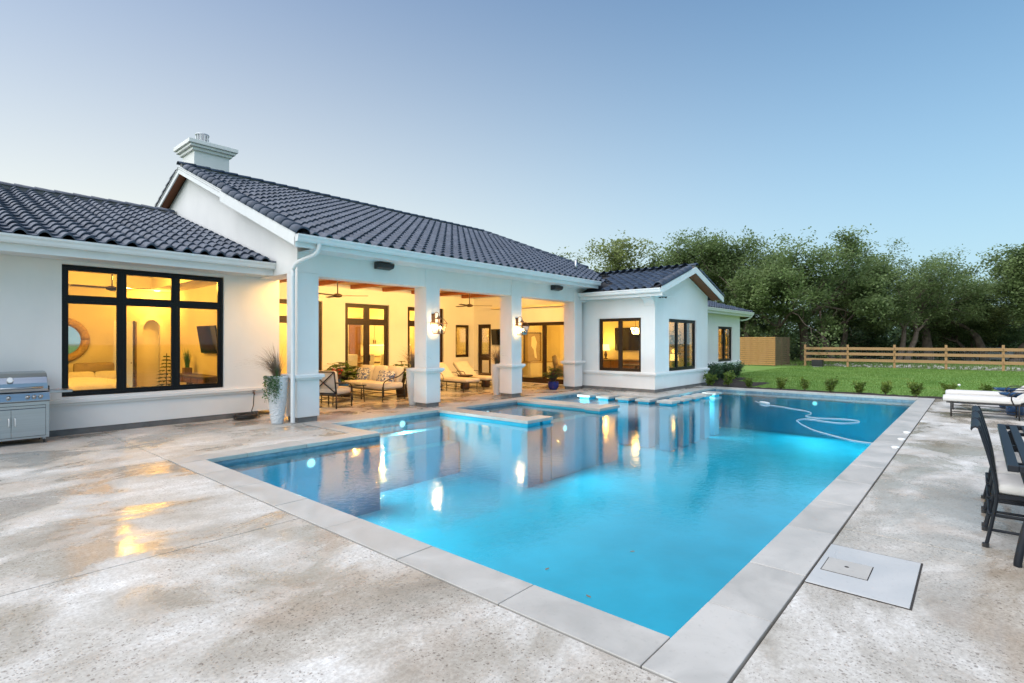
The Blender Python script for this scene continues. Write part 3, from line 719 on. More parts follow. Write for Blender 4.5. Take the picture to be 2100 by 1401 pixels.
rw_roof = roof_deck([[(15.0, 11.6, zg(15)), (15.0, 7.12, zg(15)), (17.6, 7.12, zg(17.6)), (17.6, 11.6, zg(17.6))], [(17.6, 11.6, zg(17.6)), (17.6, 7.12, zg(17.6)), (20.2, 7.12, zg(20.2)), (20.2, 11.6, zg(20.2))]])
slope_tiles(rw_roof, (15.0, 11.45, zg(15.0)), (0,-1,0), (1,0,.33), 14, 9, lambda c: c.y > 7.30 and not (c.y > 9.3 and zr(c.y)+.02 > c.z))
slope_tiles(rw_roof, (20.2, 7.32, zg(20.2)), (0,1,0), (-1,0,.33), 14, 9, lambda c: True)
ex_poly = [(19.7, 8.55, ze(8.55)), (28.3, 8.55, ze(8.55)), (25.3, 11.55, ze(11.55)), (19.7, 11.55, ze(11.55))]
ext_roof = roof_deck([ex_poly, [(28.3, 8.55, ze(8.55)), (28.3, 14.5, ze(8.55)), (25.3, 11.55, ze(11.55))]])
slope_tiles(ext_roof, (19.7, 8.55, ze(8.55)), (1,0,0), (0,1,.33), 31, 10, lambda c: inpoly(c.x, c.y, ex_poly) and c.x > 20.0)
allt.sort(key=lambda a: (-a[0], a[1]))
tv = [v.co.copy() for v in TILE.vertices]; tf = [tuple(p.vertices) for p in TILE.polygons]; rest = {}
for k, (vis, _, roof, m) in enumerate(allt):
    if k < 300 and vis > 0: put("roof_tile", TILE, ROOF, roof, m)
    else:
        mb = rest.setdefault(roof.name, (roof, MB()))[1]; b = len(mb.v); mb.v += [tuple(m @ v) for v in tv]; mb.f += [tuple(b+q for q in f) for f in tf]
for roof, mb in rest.values(): stuff(mb.build("roof_tiles_rest", ROOF, roof, True))
def caps(roof, a, b, step=.36, mesh=CAP, name="ridge_tile", side=None):
    a, b = Vector(a), Vector(b); d = (b-a); n = int(d.length/step); d.normalize()
    up = Vector((0,0,1)) if side is None else Vector(side); x = d.cross(up).normalized(); z = x.cross(d).normalized()
    for k in range(n):
        p = a + d*(k*step); m = Matrix(((x.x, d.x, z.x, p.x), (x.y, d.y, z.y, p.y), (x.z, d.z, z.z, p.z+rnd.uniform(0,.006)), (0,0,0,1)))
        put(name, mesh, ROOF, roof, m)
caps(main_roof, (16.45, RY, zr(RY)+.075), (4.85, RY, zr(RY)+.075)); caps(main_roof, (17.4, 11.3, zr(11.3)+.08), (16.45, RY, zr(RY)+.08))
caps(wing_roof, (-3.6, 17.0, zw(17.0)+.08), (5.12, 17.0, zw(17.0)+.08)); caps(rw_roof, (17.6, 7.08, zg(17.6)+.07), (17.6, 11.15, zg(17.6)+.07))
RAKE = cap_mesh(.42, .125, .125)
caps(main_roof, (4.89, 9.33, zr(9.33)+.03), (4.89, 12.9, zr(12.9)+.03), .335, RAKE, "rake_tile"); caps(main_roof, (5.0, 12.75, zr(12.75)+.04), (5.0, RY-.1, zr(RY-.1)+.03), .335, RAKE, "rake_tile"); caps(main_roof, (5.0, 19.4, zr(RY)-.407*3.45+.03), (5.0, RY+.1, zr(RY-.1)+.03), .335, RAKE, "rake_tile")
caps(rw_roof, (14.97, 7.22, zg(15)+.04), (17.5, 7.22, zg(17.5)+.04), .335, RAKE, "rake_tile"); caps(rw_roof, (20.2, 7.22, zg(20.2)+.04), (17.7, 7.22, zg(17.7)+.04), .335, RAKE, "rake_tile")
def bed_under(roof, a, b, w=.075, h=.11):
    A, B = Vector(a), Vector(b); d_ = (B-A).normalized(); s = Vector((-d_.y, d_.x, 0)).normalized()*w; mb = MB()
    i = mb.pts([A-s, A+s, B+s, B-s] + [p+Vector((0,0,h)) for p in (A-s, A+s, B+s, B-s)]); mb.f += [(i,i+3,i+2,i+1),(i+4,i+5,i+6,i+7),(i,i+1,i+5,i+4),(i+1,i+2,i+6,i+5),(i+2,i+3,i+7,i+6),(i+3,i,i+4,i+7)]; mb.build("ridge_mortar", BASE_TILE, roof)
bed_under(main_roof, (4.95, RY, zr(RY)), (16.45, RY, zr(RY))); bed_under(wing_roof, (-4, 17.0, zw(17)), (5.12, 17.0, zw(17.0))); bed_under(rw_roof, (17.6, 7.15, zg(17.6)), (17.6, 11.2, zg(17.6))); bed_under(main_roof, (17.42, 11.2, zr(11.2)-.02), (16.45, RY, zr(RY)-.02))
# rake boards and wood soffits at the gables
def rake(roof, a, b, drop, th, inward, wallpos, axis):
    """board under the roof edge from a to b (points on the sheathing), then a wood soffit to the wall"""
    A, B = Vector(a), Vector(b); mb = MB(); e = Vector(inward)*th
    ps = [A, B, B-Vector((0,0,drop)), A-Vector((0,0,drop))]
    i = mb.pts(ps + [p+e for p in ps]); mb.f += [(i,i+1,i+2,i+3), (i+7,i+6,i+5,i+4), (i,i+4,i+5,i+1), (i+3,i+2,i+6,i+7), (i,i+3,i+7,i+4), (i+1,i+5,i+6,i+2)]
    mb.build("rake_board", TRIM, roof)
    s = MB(); w = Vector(inward)*wallpos; dz = Vector((0,0,drop*.55)); s.quad(A+e-dz, B+e-dz, B+w-dz, A+w-dz); s.build("soffit", SOFFIT, roof)
Zr = lambda y: zr(y) if y < RY else zr(2*RY-y)
rake(main_roof, (4.78, 9.42, zr(9.42)+.03), (4.78, 12.9, zr(12.9)+.03), .24, .03, (1,0,0), .37, 0); rake(main_roof, (4.89, 12.9, zr(12.9)+.03), (4.89, RY, zr(RY)+.03), .20, .03, (1,0,0), .26, 0); rake(main_roof, (4.89, 22.3, Zr(22.3)+.03), (4.89, RY, zr(RY)+.03), .20, .03, (1,0,0), .26, 0)
rake(rw_roof, (15.02, 7.11, zg(15.02)+.03), (17.6, 7.11, zg(17.6)+.03), .20, .03, (0,1,0), .44, 0); rake(rw_roof, (20.18, 7.11, zg(20.18)+.03), (17.6, 7.11, zg(17.6)+.03), .20, .03, (0,1,0), .44, 0)
# fascias, gutters, downspouts
GP = [(0, 0), (.085, 0), (.10, .03), (.105, .07), (.125, .10), (.125, .13), (.112, .13), (.112, .105), (.09, .07), (.078, .012), (.012, .012), (.012, .13), (0, .13)]
def gutter(a, b, out, z, fz0, fz1, s0=0):
    """gutter and fascia board from a to b in plan; out = outward unit vector"""
    A, B, O = Vector((*a, 0)), Vector((*b, 0)), Vector((*out, 0)); g = MB()
    i = g.pts([A + O*(.032+o) + Vector((0,0,z+h)) for o, h in GP] + [B + O*(.032+o) + Vector((0,0,z+h)) for o, h in GP]); n = len(GP)
    for k in range(n): g.f.append((i+k, i+(k+1)%n, i+n+(k+1)%n, i+n+k))
    for e in (A, B):
        q = g.pts([e + O*.032 + Vector((0,0,z)), e + O*.117 + Vector((0,0,z)), e + O*.157 + Vector((0,0,z+.13)), e + O*.032 + Vector((0,0,z+.13))]); g.f.append((q, q+1, q+2, q+3))
    gt = g.build("gutter", TRIM, house)
    f = MB(); p = [A, B, B+O*.03, A+O*.03]; i = f.pts([q+Vector((0,0,fz0)) for q in p] + [q+Vector((0,0,fz1)) for q in p])
    f.f += [(i+3,i+2,i+1,i), (i+4,i+5,i+6,i+7), (i,i+1,i+5,i+4), (i+1,i+2,i+6,i+5), (i+2,i+3,i+7,i+6), (i+3,i,i+4,i+7)]
    f.build("fascia", TRIM, house)
    s = MB(); back = -O*.64; A = A + (B-A).normalized()*s0; s.quad(A+Vector((0,0,fz0+.02)), B+Vector((0,0,fz0+.02)), B+back+Vector((0,0,fz0+.02)), A+back+Vector((0,0,fz0+.02))); s.build("eave_soffit", TRIM, house)
gutter((4.78, 9.44), (15.15, 9.44), (0,-1), 3.435, 3.34, 3.52, .40)
gutter((-4, 11.10), (5.148, 11.10), (0,-1), 3.095, 2.97, 3.2)
gutter((15.06, 10.28), (15.06, 7.12), (-1,0), 3.08, 2.98, 3.18)
gutter((19.9, 8.62), (28.35, 8.62), (0,-1), 2.925, 2.83, 3.02)
def spout(path, base=True):
    m = MB(); m.tube(smooth(path, 3), .042, 10); m.build("downspout", TRIM, house, True)
spout([(5.22, 9.36, 3.47), (5.22, 9.36, 3.36), (5.18, 9.45, 3.24), (5.05, 9.78, 3.13), (5.03, 9.96, 3.02), (5.03, 10.0, 2.85), (5.03, 10.0, 1.5), (5.03, 10.0, .25), (5.03, 10.0, .02)])
spout([(28.2, 8.55, 3.0), (28.2, 8.56, 2.86), (28.15, 8.75, 2.72), (27.95, 8.95, 2.66), (27.9, 9.2, 2.60), (27.87, 9.3, 1.5), (27.87, 9.3, .05)])
# chimney
ch = MB().box(5.3, 6.2, 16.05, 16.95, 5.9, 6.86).build("chimney", STUCCO, house)
MB().box(5.24, 6.26, 15.99, 17.01, 6.80, 6.88).build("chimney_neck", STUCCO, ch, bevel=.01)
MB().box(5.17, 6.33, 15.92, 17.08, 6.882, 6.95).build("chimney_moulding", STUCCO, ch, bevel=.01)
MB().box(5.12, 6.38, 15.87, 17.13, 6.952, 7.06).build("chimney_cap", STUCCO, ch, bevel=.008)
fl = MB().lathe([(.15, 0), (.15, .30), (.175, .30), (.175, .33), (.02, .345)], 20, (5.62, 16.4, 7.06)).build("flue", STEEL, ch, True)
fb = MB()
for k in range(12):
    a = k*math.pi/6; fb.box(5.62+.155*math.cos(a)-.008, 5.62+.155*math.cos(a)+.008, 16.4+.155*math.sin(a)-.008, 16.4+.155*math.sin(a)+.008, 7.10, 7.36)
fb.build("flue_cage", TRIM, ch)
MB().box(5.27, 6.23, 16.0, 16.06, 5.95, 6.33).build("flashing", FELT, ch)
# vent pipes
for x, y, r in ((15.6, 10.6, main_roof), (1.35, 16.4, wing_roof)):
    z = zr(y) if r is main_roof else zw(y); MB().tube([(x, y, z-.02), (x, y, z+.42)], .05, 10).build("vent_pipe", STEEL, r, True)
# plaster bracket under the corner eave of the right wing
br = MB(); br.prism([(15.448, 3.0), (15.448, 2.72), (15.42, 2.72), (15.40, 2.80), (15.34, 2.88), (15.26, 2.93), (15.20, 2.94), (15.20, 2.993)], lambda p, d: (p[0], d, p[1]), 7.56, 7.90)
br.build("eave_bracket", STUCCO, house, bevel=.006)
# ------------------------------------------------------------------ rooms behind the glass
WARM = (1, .525, .08); WARM2 = (1, .55, .125)
inn = MB()
# bedroom
wall_grid(inn, YW(17.2), -1, 5.10, .0, 3.4, .15, [(3.75, 4.20, .06, 2.15), (4.35, 4.90, .3, 2.3)])
wall_grid(inn, XW(-1.1), 12.0, 17.2, .0, 3.4, .1, []); inn.box(5.09, 5.148, 12.0, 17.2, 0, 3.4); inn.box(3.3, 5.1, 18.6, 18.7, 0, 3)
arch = [(4.35, .3), (4.35, 2.3), (4.90, 2.3), (4.90, .3), (4.82, .3), (4.82, 1.95)] + [(4.62+.2*math.cos(k*math.pi/12), 1.95+.25*math.sin(k*math.pi/12)) for k in range(1, 12)] + [(4.42, 1.95), (4.42, .3)]
inn.prism(arch, lambda p, d: (p[0], d, p[1]), 17.205, 17.34); inn.box(4.35, 4.9, 17.45, 17.5, .3, 2.3)
for a in ((-1, .6, 12, 17.2), (4.4, 5.1, 12, 17.2), (.6, 4.4, 12, 12.7), (.6, 4.4, 16.4, 17.2)): inn.box(*a, 2.98, 3.06)
inn.box(.5, 4.5, 12.6, 16.5, 3.28, 3.34)
for a in ((.55, .6, 12.65, 16.45), (4.4, 4.45, 12.65, 16.45), (.6, 4.4, 12.65, 12.7), (.6, 4.4, 16.4, 16.45)): inn.box(*a, 3.061, 3.28)
# great room
wall_grid(inn, YW(20.6), 5.7, 18.0, 0, 3.4, .1, []); inn.box(5.61, 5.7, 16.25, 20.6, 0, 3.4); inn.box(18.0, 18.1, 16.25, 20.7, 0, 3.4); inn.box(5.7, 18.0, 16.23, 20.7, 3.3, 3.36)
wall_grid(inn, YW(16.23), 15.96, 18.0, 0, 3.3, .08, [])
# right wing room and far room
inn.box(16.18, 18.1, 14.9, 16.2, 2.9, 2.96); inn.box(18.0, 18.08, 14.9, 16.22, 0, 2.9)
wall_grid(inn, YW(14.8), 16.18, 19.5, 0, 3.1, .1, []); inn.box(19.42, 19.498, 7.82, 14.8, 0, 3.1); inn.box(15.72, 19.42, 7.82, 14.8, 2.9, 2.96); inn.box(15.71, 16.17, 10.61, 10.7, 0, 2.9)
inn.box(19.8, 27.5, 12.6, 12.7, 0, 3.0); inn.box(19.8, 27.5, 9.27, 12.6, 2.75, 2.8); inn.box(19.78, 19.84, 9.27, 12.6, 0, 2.75); inn.box(27.46, 27.54, 9.27, 12.6, 0, 2.75)
inn.build("interior_wall", PAINT_IN, house)
fl = MB()
for a in ((-1, 5.09, 12.0, 17.9), (5.7, 18, 16.22, 20.6), (16.17, 19.42, 10.3, 14.8), (15.7, 19.42, 7.8, 10.3), (19.84, 27.46, 9.25, 12.6)): fl.box(*a, .0, .03)
fl.build("interior_floor", TRAV, house)
DL = MB().lathe([(.06, 0), (.06, .012), (.075, .014), (.075, .02)], 16).mesh("downlight")
def downlight(x, y, z, power, col=WARM, size=.06, lamp=True):
    put("downlight", DL, DISC, house, Matrix.Translation((x, y, z-.021)))
    if lamp: light("downlight_lamp", 'POINT', (x, y, z-.30), power, col, .03, house)
for x, y, z, p in ((1.4, 14.0, 3.28, 95), (3.4, 14.4, 3.28, 95), (4.62, 16.75, 2.98, 30), (4.0, 17.9, 2.98, 40)): downlight(x, y, z, p)
light("niche_spot", 'SPOT', (4.62, 16.85, 2.9), 40, WARM2, .03, house, (R(12), 0, 0), R(50))
for x in (7.4, 9.9, 12.4, 14.9, 17.0):
    for y in (17.4, 19.4): downlight(x, y, 3.3, 75, WARM2)
for x, y, p in ((17.5, 12.8, 90), (18.6, 9.0, 55), (16.6, 8.8, 30)): downlight(x, y, 2.9, p)
downlight(22.2, 11, 2.75, 60); downlight(26.0, 10.6, 2.75, 110); downlight(17.0, 15.6, 2.9, 45)
# patio ceiling downlights
for k, x in enumerate((6.85, 9.42, 12.0, 14.58)):
    for y in (11.6, 13.2, 14.8):
        downlight(x, y, 3.50, 0, WARM2, lamp=False)
# added fill strip, hidden behind the header beam to brighten the patio
fill_mesh = MB().box(5.8, 15.2, 10.484, 10.50, 3.30, 3.34).build("fill_strip", DISC, house)
for x in (7.05, 9.4, 11.75, 14.1):
    a_ = light("fill_strip_lamp", 'AREA', (x, 10.53, 3.30), 120, (1, .56, .14), 2.3, house, (R(93), 0, 0)); a_.data.shape = 'RECTANGLE'; a_.data.size_y = .06

def lamp(loc, label, h=.62, r=.17, power=14):
    t = thing("table_lamp", label, "lamp", loc)
    MB().lathe([(.09, 0), (.09, .02), (.03, .05), (.07, .16), (.04, h*.5), (.015, h*.55), (.015, h*.7)], 16).build("base", DARKWOOD, t, True)
    MB().lathe([(r, h*.58), (r*.82, h), (r*.80, h), (r*.97, h*.585)], 20).build("lamp_shade", SHADE, t, True)
    light("table_lamp_bulb", 'POINT', (0, 0, h+.10), power, WARM, .08, t); return t
# --- bedroom things
t = thing("bed", "bed with white linen and taupe headboard seen through the big window", "bed", (3.30, 15.9, .03))
MB().cushion((-.55, -.2, .25), (1.5, 2.2, .35), .06, 5).build("mattress", LINEN, t, True)
MB().cushion((-.55, -.3, .47), (1.56, 1.9, .34), .14, 10, .10).build("duvet", LINEN, t, True)
MB().cushion((-.02, 1.02, .42), (.86, .14, .62), .05, 5).build("headboard", TAUPE, t, True)
MB().cushion((-.02, .98, .90), (.84, .16, .28), .07, 5).build("headboard_roll", TAUPE, t, True)
for x in (-.32, .22): MB().cushion((x, .78, .66), (.56, .22, .34), .1, 6, 0, Matrix.Rotation(R(-25), 3, 'X')).build("pillow", LINEN, t, True)
t = thing("round_mirror", "round mirror with a wide woven gold frame on the bedroom wall", "mirror", (2.68, 17.19, 1.64))
m = MB(); m.tube([(.475*math.cos(k*math.pi/18), -.03, .475*math.sin(k*math.pi/18)) for k in range(37)], .095, 10); m.build("frame", ROPE, t, True)
m = MB(); m.prism([(.40*math.cos(k*math.pi/16), .40*math.sin(k*math.pi/16)) for k in range(32)], lambda p, d: (p[0], d, p[1]), -.03, -.005); m.build("mirror_glass", MIRROR, t)
t = thing("interior_door", "dark panelled door standing open beside the arched niche", "door", (4.22, 17.17, .03), R(-17))
MB().box(0, .04, -.75, 0, 0, 2.1).build("leaf", DARKWOOD, t, bevel=.004)
m = MB()
for z0, z1 in ((.15, .85), (1.0, 1.95)): m.box(-.008, .048, -.63, -.12, z0, z1)
m.build("panel", DOORWOOD, t); MB().box(-.05, -.03, -.70, -.62, 1.0, 1.03).build("handle", BRASS, t)
t = thing("wall_television", "tilted flat television above the carved console in the bedroom", "television", (5.085, 14.15, 1.65))
m = MB(); m.cushion((-.10, 0, 0), (.045, 1.16, .68), .01, 3, 0, Matrix.Rotation(R(-9), 3, 'Y')); m.build("screen", SCREEN, t); MB().box(-.09, -.002, -.12, .12, -.1, .1).build("bracket", STEEL_D, t)
t = thing("console_table", "carved dark console table with turned legs under the bedroom television", "table", (4.86, 14.55, .03))
MB().box(-.22, .22, -1.15, 1.15, .70, .745).build("top", DARKWOOD, t, bevel=.006); ap = MB().box(-.19, .19, -1.08, 1.08, .56, .70).build("apron", DARKWOOD, t)
for k in range(5): MB().box(-.20, -.19, -1.02+k*.42, -.66+k*.42, .585, .68).build("drawer_front", DOORWOOD, ap)
lm = MB().lathe([(.04, 0), (.035, .1), (.055, .2), (.03, .28), (.06, .40), (.04, .5), (.05, .56)], 12).mesh("leg")
for y in (-1.0, 0, 1.0):
    for x in (-.14, .14): put("leg", lm, DARKWOOD, t, Matrix.Translation((x, y, 0)))
def blades(mb, n, h, spread, w, seed=1, droop=.3, c=(0,0,0), seg=5, az=None):
    r = random.Random(seed)
    for _ in range(n):
        a = r.uniform(0, 2*math.pi) if az is None else r.uniform(*az); L_ = h*r.uniform(.6, 1.05); s = spread*r.uniform(.1, 1); d = Vector((math.cos(a), math.sin(a), 0)); pr = Vector((-d.y, d.x, 0))
        base = Vector(c) + d*r.uniform(0, .05); prev = None
        for k in range(seg+1):
            u = k/seg; p = base + d*(s*u**1.6) + Vector((0,0,L_*(u - droop*u*u*u*(s/spread)))); ww = w*(1-u*.92)
            i = mb.pts([p-pr*ww, p+pr*ww])
            if prev is not None: mb.f.append((prev, prev+1, i+1, i))
            prev = i
    return mb
t = thing("potted_grass", "upright grass plant in a square box on the console table", "plant", (4.86, 15.2, .775))
MB().box(-.09, .09, -.09, .09, 0, .16).build("pot", DOORWOOD, t, bevel=.004); blades(MB(), 130, .5, .12, .006, 5, 0, (0,0,.15), 3).build("grass", VINE, t)
t = thing("tiered_plant", "potted plant with flat leaf tiers in the bedroom corner", "plant", (4.78, 16.55, .03))
MB().lathe([(.10, 0), (.15, .30), (.16, .30), (.14, .28)], 16).build("pot", TERRA, t, True)
m = MB(); m.tube([(0,0,.28), (.01,0,1.25)], .012, 6); m.build("stem", BARK, t)
m = MB(); r = random.Random(4)
for k in range(9):
    z = .42+k*.095; R_ = .30-.024*k
    for j in range(8):
        a = j*math.pi/4+k; d = Vector((math.cos(a), math.sin(a), 0)); pr = Vector((-d.y, d.x, 0)); e = d*R_*r.uniform(.8, 1.1)
        b_ = Vector((0,0,z)); m.quad(b_, b_+e*.55-pr*.04, b_+e+Vector((0,0,-.04)), b_+e*.55+pr*.04)
m.build("leaves", HEDGE, t)
# --- ceiling fans
def fan(loc, zc, label, rz=0):
    t = thing("ceiling_fan", label, "ceiling fan", loc, rz, "ceiling fans")
    MB().tube([(0,0,.04), (0,0,zc-loc[2])], .014, 8).build("downrod", BRONZE, t, True); MB().lathe([(.05, -.05), (.11, -.03), (.12, .02), (.05, .05)], 20).build("motor", BRONZE, t, True)
    MB().lathe([(.06, 0), (.07, .03)], 16, (0,0,zc-loc[2]-.03)).build("canopy", BRONZE, t, True)
    bl = MB().prism([(.08, -.03), (.30, -.065), (.76, -.055), (.78, 0), (.76, .045), (.30, .05), (.08, .03)], lambda p, d: (p[0], p[1], d+p[1]*.15), -.006, .004).mesh("blade")
    for k in range(3): put("blade", bl, BRONZE, t, Matrix.Rotation(R(120*k), 4, 'Z'))
fan((3.05, 14.1, 2.75), 3.28, "dark ceiling fan inside the bedroom behind the big window", R(-42))
fan((7.55, 12.6, 2.80), 3.50, "dark ceiling fan hanging over the sofa in the patio", R(-40)); fan((12.75, 13.0, 2.82), 3.50, "dark ceiling fan hanging over the lounge chairs in the patio", R(-38))
# --- great room
t = thing("kitchen_cabinet", "cream kitchen cabinets with lit worktop seen through the french doors", "cabinet", (14.6, 20.2, .03))
MB().box(-1.1, 1.5, -.25, .38, 0, .90).build("base_unit", CABINET, t); MB().box(-1.12, 1.52, -.29, .38, .902, .94).build("worktop", TAUPE, t)
MB().box(-1.1, 1.5, .05, .38, 1.42, 2.7).build("wall_unit", CABINET, t)
for k in range(6):
    d = MB().box(-1.085+k*.433, -.685+k*.433, .03, .049, 1.44, 2.67).build("cabinet_door", CABINET, t, bevel=.006)
    hx = -.72+k*.433 if k % 2 == 0 else -1.05+k*.433; MB().box(hx-.01, hx+.01, .0, .03, 1.48, 1.64).build("handle", BRASS, d)
MB().box(-1.0, 1.4, .10, .3, 1.40, 1.418).build("under_light", DISC, t)
light("worktop_lamp", 'POINT', (0, -.05, 1.3), 14, WARM2, .1, t)
t = thing("wood_door", "tall brown wooden door in the room behind the patio doors", "door", (13.15, 20.58, .03)); MB().box(-.28, .28, -.05, 0, 0, 2.35).build("leaf", DOORWOOD, t, bevel=.004); MB().box(.2, .23, -.11, -.05, .95, 1.2).build("handle", BRASS, t)
def dining_chair(loc, rz, label, src=[]):
    if src: return clone(src[0], loc, rz, label)
    t = thing("slipcover_chair", label, "chair", loc, rz, "white dining chairs indoors"); src.append(t)
    MB().cushion((0, 0, .30), (.46, .48, .42), .05, 4).build("seat", SLIP, t, True); MB().cushion((0, .22, .75), (.46, .10, .72), .05, 5, 0, Matrix.Rotation(R(-7), 3, 'X')).build("backrest", SLIP, t, True)
    for x in (-.19, .19):
        for y in (-.18, .2): MB().box(x-.02, x+.02, y-.02, y+.02, 0, .1).build("leg", DARKWOOD, t)
    return t
dining_chair((10.75, 17.2, .03), R(170), "white slipcovered chair behind the left leaf of the middle french door")
dining_chair((11.45, 17.2, .03), R(180), "white slipcovered chair behind the middle of the french door"); dining_chair((12.2, 17.3, .03), R(190), "white slipcovered chair behind the right leaf of the middle french door")
t = thing("dining_table", "dark dining table behind the white slipcovered chairs indoors", "table", (11.6, 18.1, .03)); MB().box(-1.2, 1.2, -.5, .5, .72, .77).build("top", DARKWOOD, t, bevel=.006)
for x in (-.6, .6): MB().lathe([(.28, 0), (.25, .04), (.08, .1), (.12, .4), (.07, .6), (.2, .72)], 14, (x, 0, 0)).build("pedestal", DARKWOOD, t, True)
# --- right wing room
t = thing("sideboard", "low sideboard below the dark wall panel in the right wing", "sideboard", (19.15, 10.75, .03)); MB().box(-.22, .24, -.9, .9, .08, .82).build("body", DARKWOOD, t, bevel=.006); MB().box(-.24, .25, -.93, .93, .822, .86).build("top", TAUPE, t, bevel=.006)
for k in range(4): MB().box(-.232, -.22, -.87+k*.44, -.46+k*.44, .12, .78).build("cupboard_door", DOORWOOD, t)
t = thing("wall_television", "large dark television on the wall of the right wing room", "television", (19.41, 10.65, 1.70)); MB().box(-.06, -.02, -.58, .58, -.46, .46).build("screen", SCREEN, t); MB().box(-.02, -.002, -.3, .3, -.2, .2).build("bracket", STEEL_D, t)
lamp((19.05, 11.48, .89-.86+.86), "lit table lamp beside the dark television in the right wing", .60, .17, 16)
t = thing("side_table", "small side table carrying the lit lamp in the right wing", "table", (19.05, 11.9, .03)); MB().box(-.25, .25, -.2, .2, .56, .60).build("top", DARKWOOD, t)
for x in (-.2, .2):
    for y in (-.16, .16): MB().box(x-.02, x+.02, y-.02, y+.02, 0, .56).build("leg", DARKWOOD, t)
t = thing("chandelier", "glittering crystal chandelier seen through the two pane window", "chandelier", (17.6, 9.35, 1.9)); MB().tube([(0,0,.25), (0,0,1.0)], .012, 6).build("chain", BRASS, t)
MB().lathe([(.16, .2), (.19, .2), (.19, .23), (.16, .23)], 18).build("top_ring", BRASS, t); m = MB(); r = random.Random(9)
for k in range(70):
    a = r.uniform(0, 6.283); z = r.uniform(-.02, .2); R_ = .17*(.55+.45*math.sqrt(max(0, z/.2))); m.box(R_*math.cos(a)-.012, R_*math.cos(a)+.012, R_*math.sin(a)-.012, R_*math.sin(a)+.012, z-.02, z+.02)
m.build("crystal_drops", CRYSTAL, t); light("chandelier_bulb", 'POINT', (0, 0, .1), 10, WARM2, .1, t)
t = thing("round_dining_table", "dark round table behind the two pane window", "table", (17.6, 9.35, .03)); MB().lathe([(.3, 0), (.25, .04), (.08, .1), (.08, .66), (.6, .70), (.6, .74)], 28).build("table_body", DARKWOOD, t, True)
lamp((18.35, 8.22, .60), "lit table lamp behind the left pane of the three pane window", .55, .16, 10)
t = thing("lamp_table", "small table under the lamp at the three pane window", "table", (18.35, 8.22, .03)); MB().lathe([(.2, 0), (.18, .03), (.03, .06), (.03, .54), (.22, .55), (.22, .57)], 18).build("table_body", DARKWOOD, t, True)
def curtain(loc, rz, w, h, label, mat=None):
    t = thing("curtain", label, "curtain", loc, rz); m = MB(); n = 30
    i = m.pts([(-w/2+w*k/n, .04*math.sin(k*1.5), z) for k in range(n+1) for z in (0, h)])
    for k in range(n): m.f.append((i+2*k, i+2*k+2, i+2*k+3, i+2*k+1))
    m.build("cloth", mat or CURTAIN, t, True); MB().tube([(-w/2-.08, 0, h+.02), (w/2+.08, 0, h+.02)], .014, 6).build("rod", IRON, t)
curtain((16.3, 7.95, .05), 0, .30, 2.55, "brown curtain left of the three pane window"); curtain((18.95, 7.95, .05), 0, .45, 2.55, "brown curtain right of the three pane window")
curtain((25.55, 9.42, .05), 0, .30, 2.5, "brown curtain in the middle of the far two pane window"); curtain((26.7, 9.42, .05), 0, .45, 2.5, "brown curtain at the right edge of the far two pane window")
t = thing("wall_picture", "dark picture with a pale brushed patch behind the sliding door", "picture", (18.35, 14.78, 1.35)); MB().box(-.55, .55, -.04, 0, -.6, .6).build("canvas", TAUPE, t); m = MB(); m.prism([(-.1, .45), (.12, .5), (.28, .2), (.2, -.1), (.28, -.5), (.12, -.45), (.05, -.1), (-.12, .05)], lambda p, d: (p[0], d, p[1]), -.045, -.041); m.build("brush_patch", LINEN, t)
m = MB(); m.box(-.60, -.55, -.05, 0, -.65, .65); m.box(.55, .60, -.05, 0, -.65, .65); m.box(-.55, .55, -.05, 0, .6, .65); m.box(-.55, .55, -.05, 0, -.65, -.6); m.build("frame", DARKWOOD, t)
t = thing("low_chest", "pale low chest under the picture behind the sliding door", "chest", (18.2, 14.4, .03)); MB().box(-.8, .8, -.3, .3, .06, .66).build("body", CABINET, t, bevel=.008); MB().box(-.83, .83, -.33, .33, .662, .70).build("top", TAUPE, t)
t = thing("indoor_armchair", "taupe armchair behind the right pane of the sliding door", "armchair", (17.6, 12.55, .03), R(35)); MB().cushion((0, 0, .3), (.72, .72, .3), .08, 5).build("seat", TAUPE, t, True); MB().cushion((0, .32, .68), (.70, .2, .72), .09, 5, 0, Matrix.Rotation(R(-12), 3, 'X')).build("backrest", TAUPE, t, True)
for x in (-.36, .36): MB().cushion((x, 0, .45), (.14, .7, .36), .06, 4).build("armrest", TAUPE, t, True)
lamp((18.95, 13.1, .60), "lit table lamp behind the right edge of the sliding door", .6, .18, 12)
t = thing("lamp_stand_table", "small round table under the lamp behind the sliding door", "table", (18.95, 13.1, .03)); MB().lathe([(.2, 0), (.18, .03), (.03, .06), (.03, .54), (.24, .55), (.24, .57)], 18).build("table_body", DARKWOOD, t, True)
# ------------------------------------------------------------------ patio and deck furniture
def rod(mb, a, b, r=.012, n=6): return mb.tube([a, b], r, n)
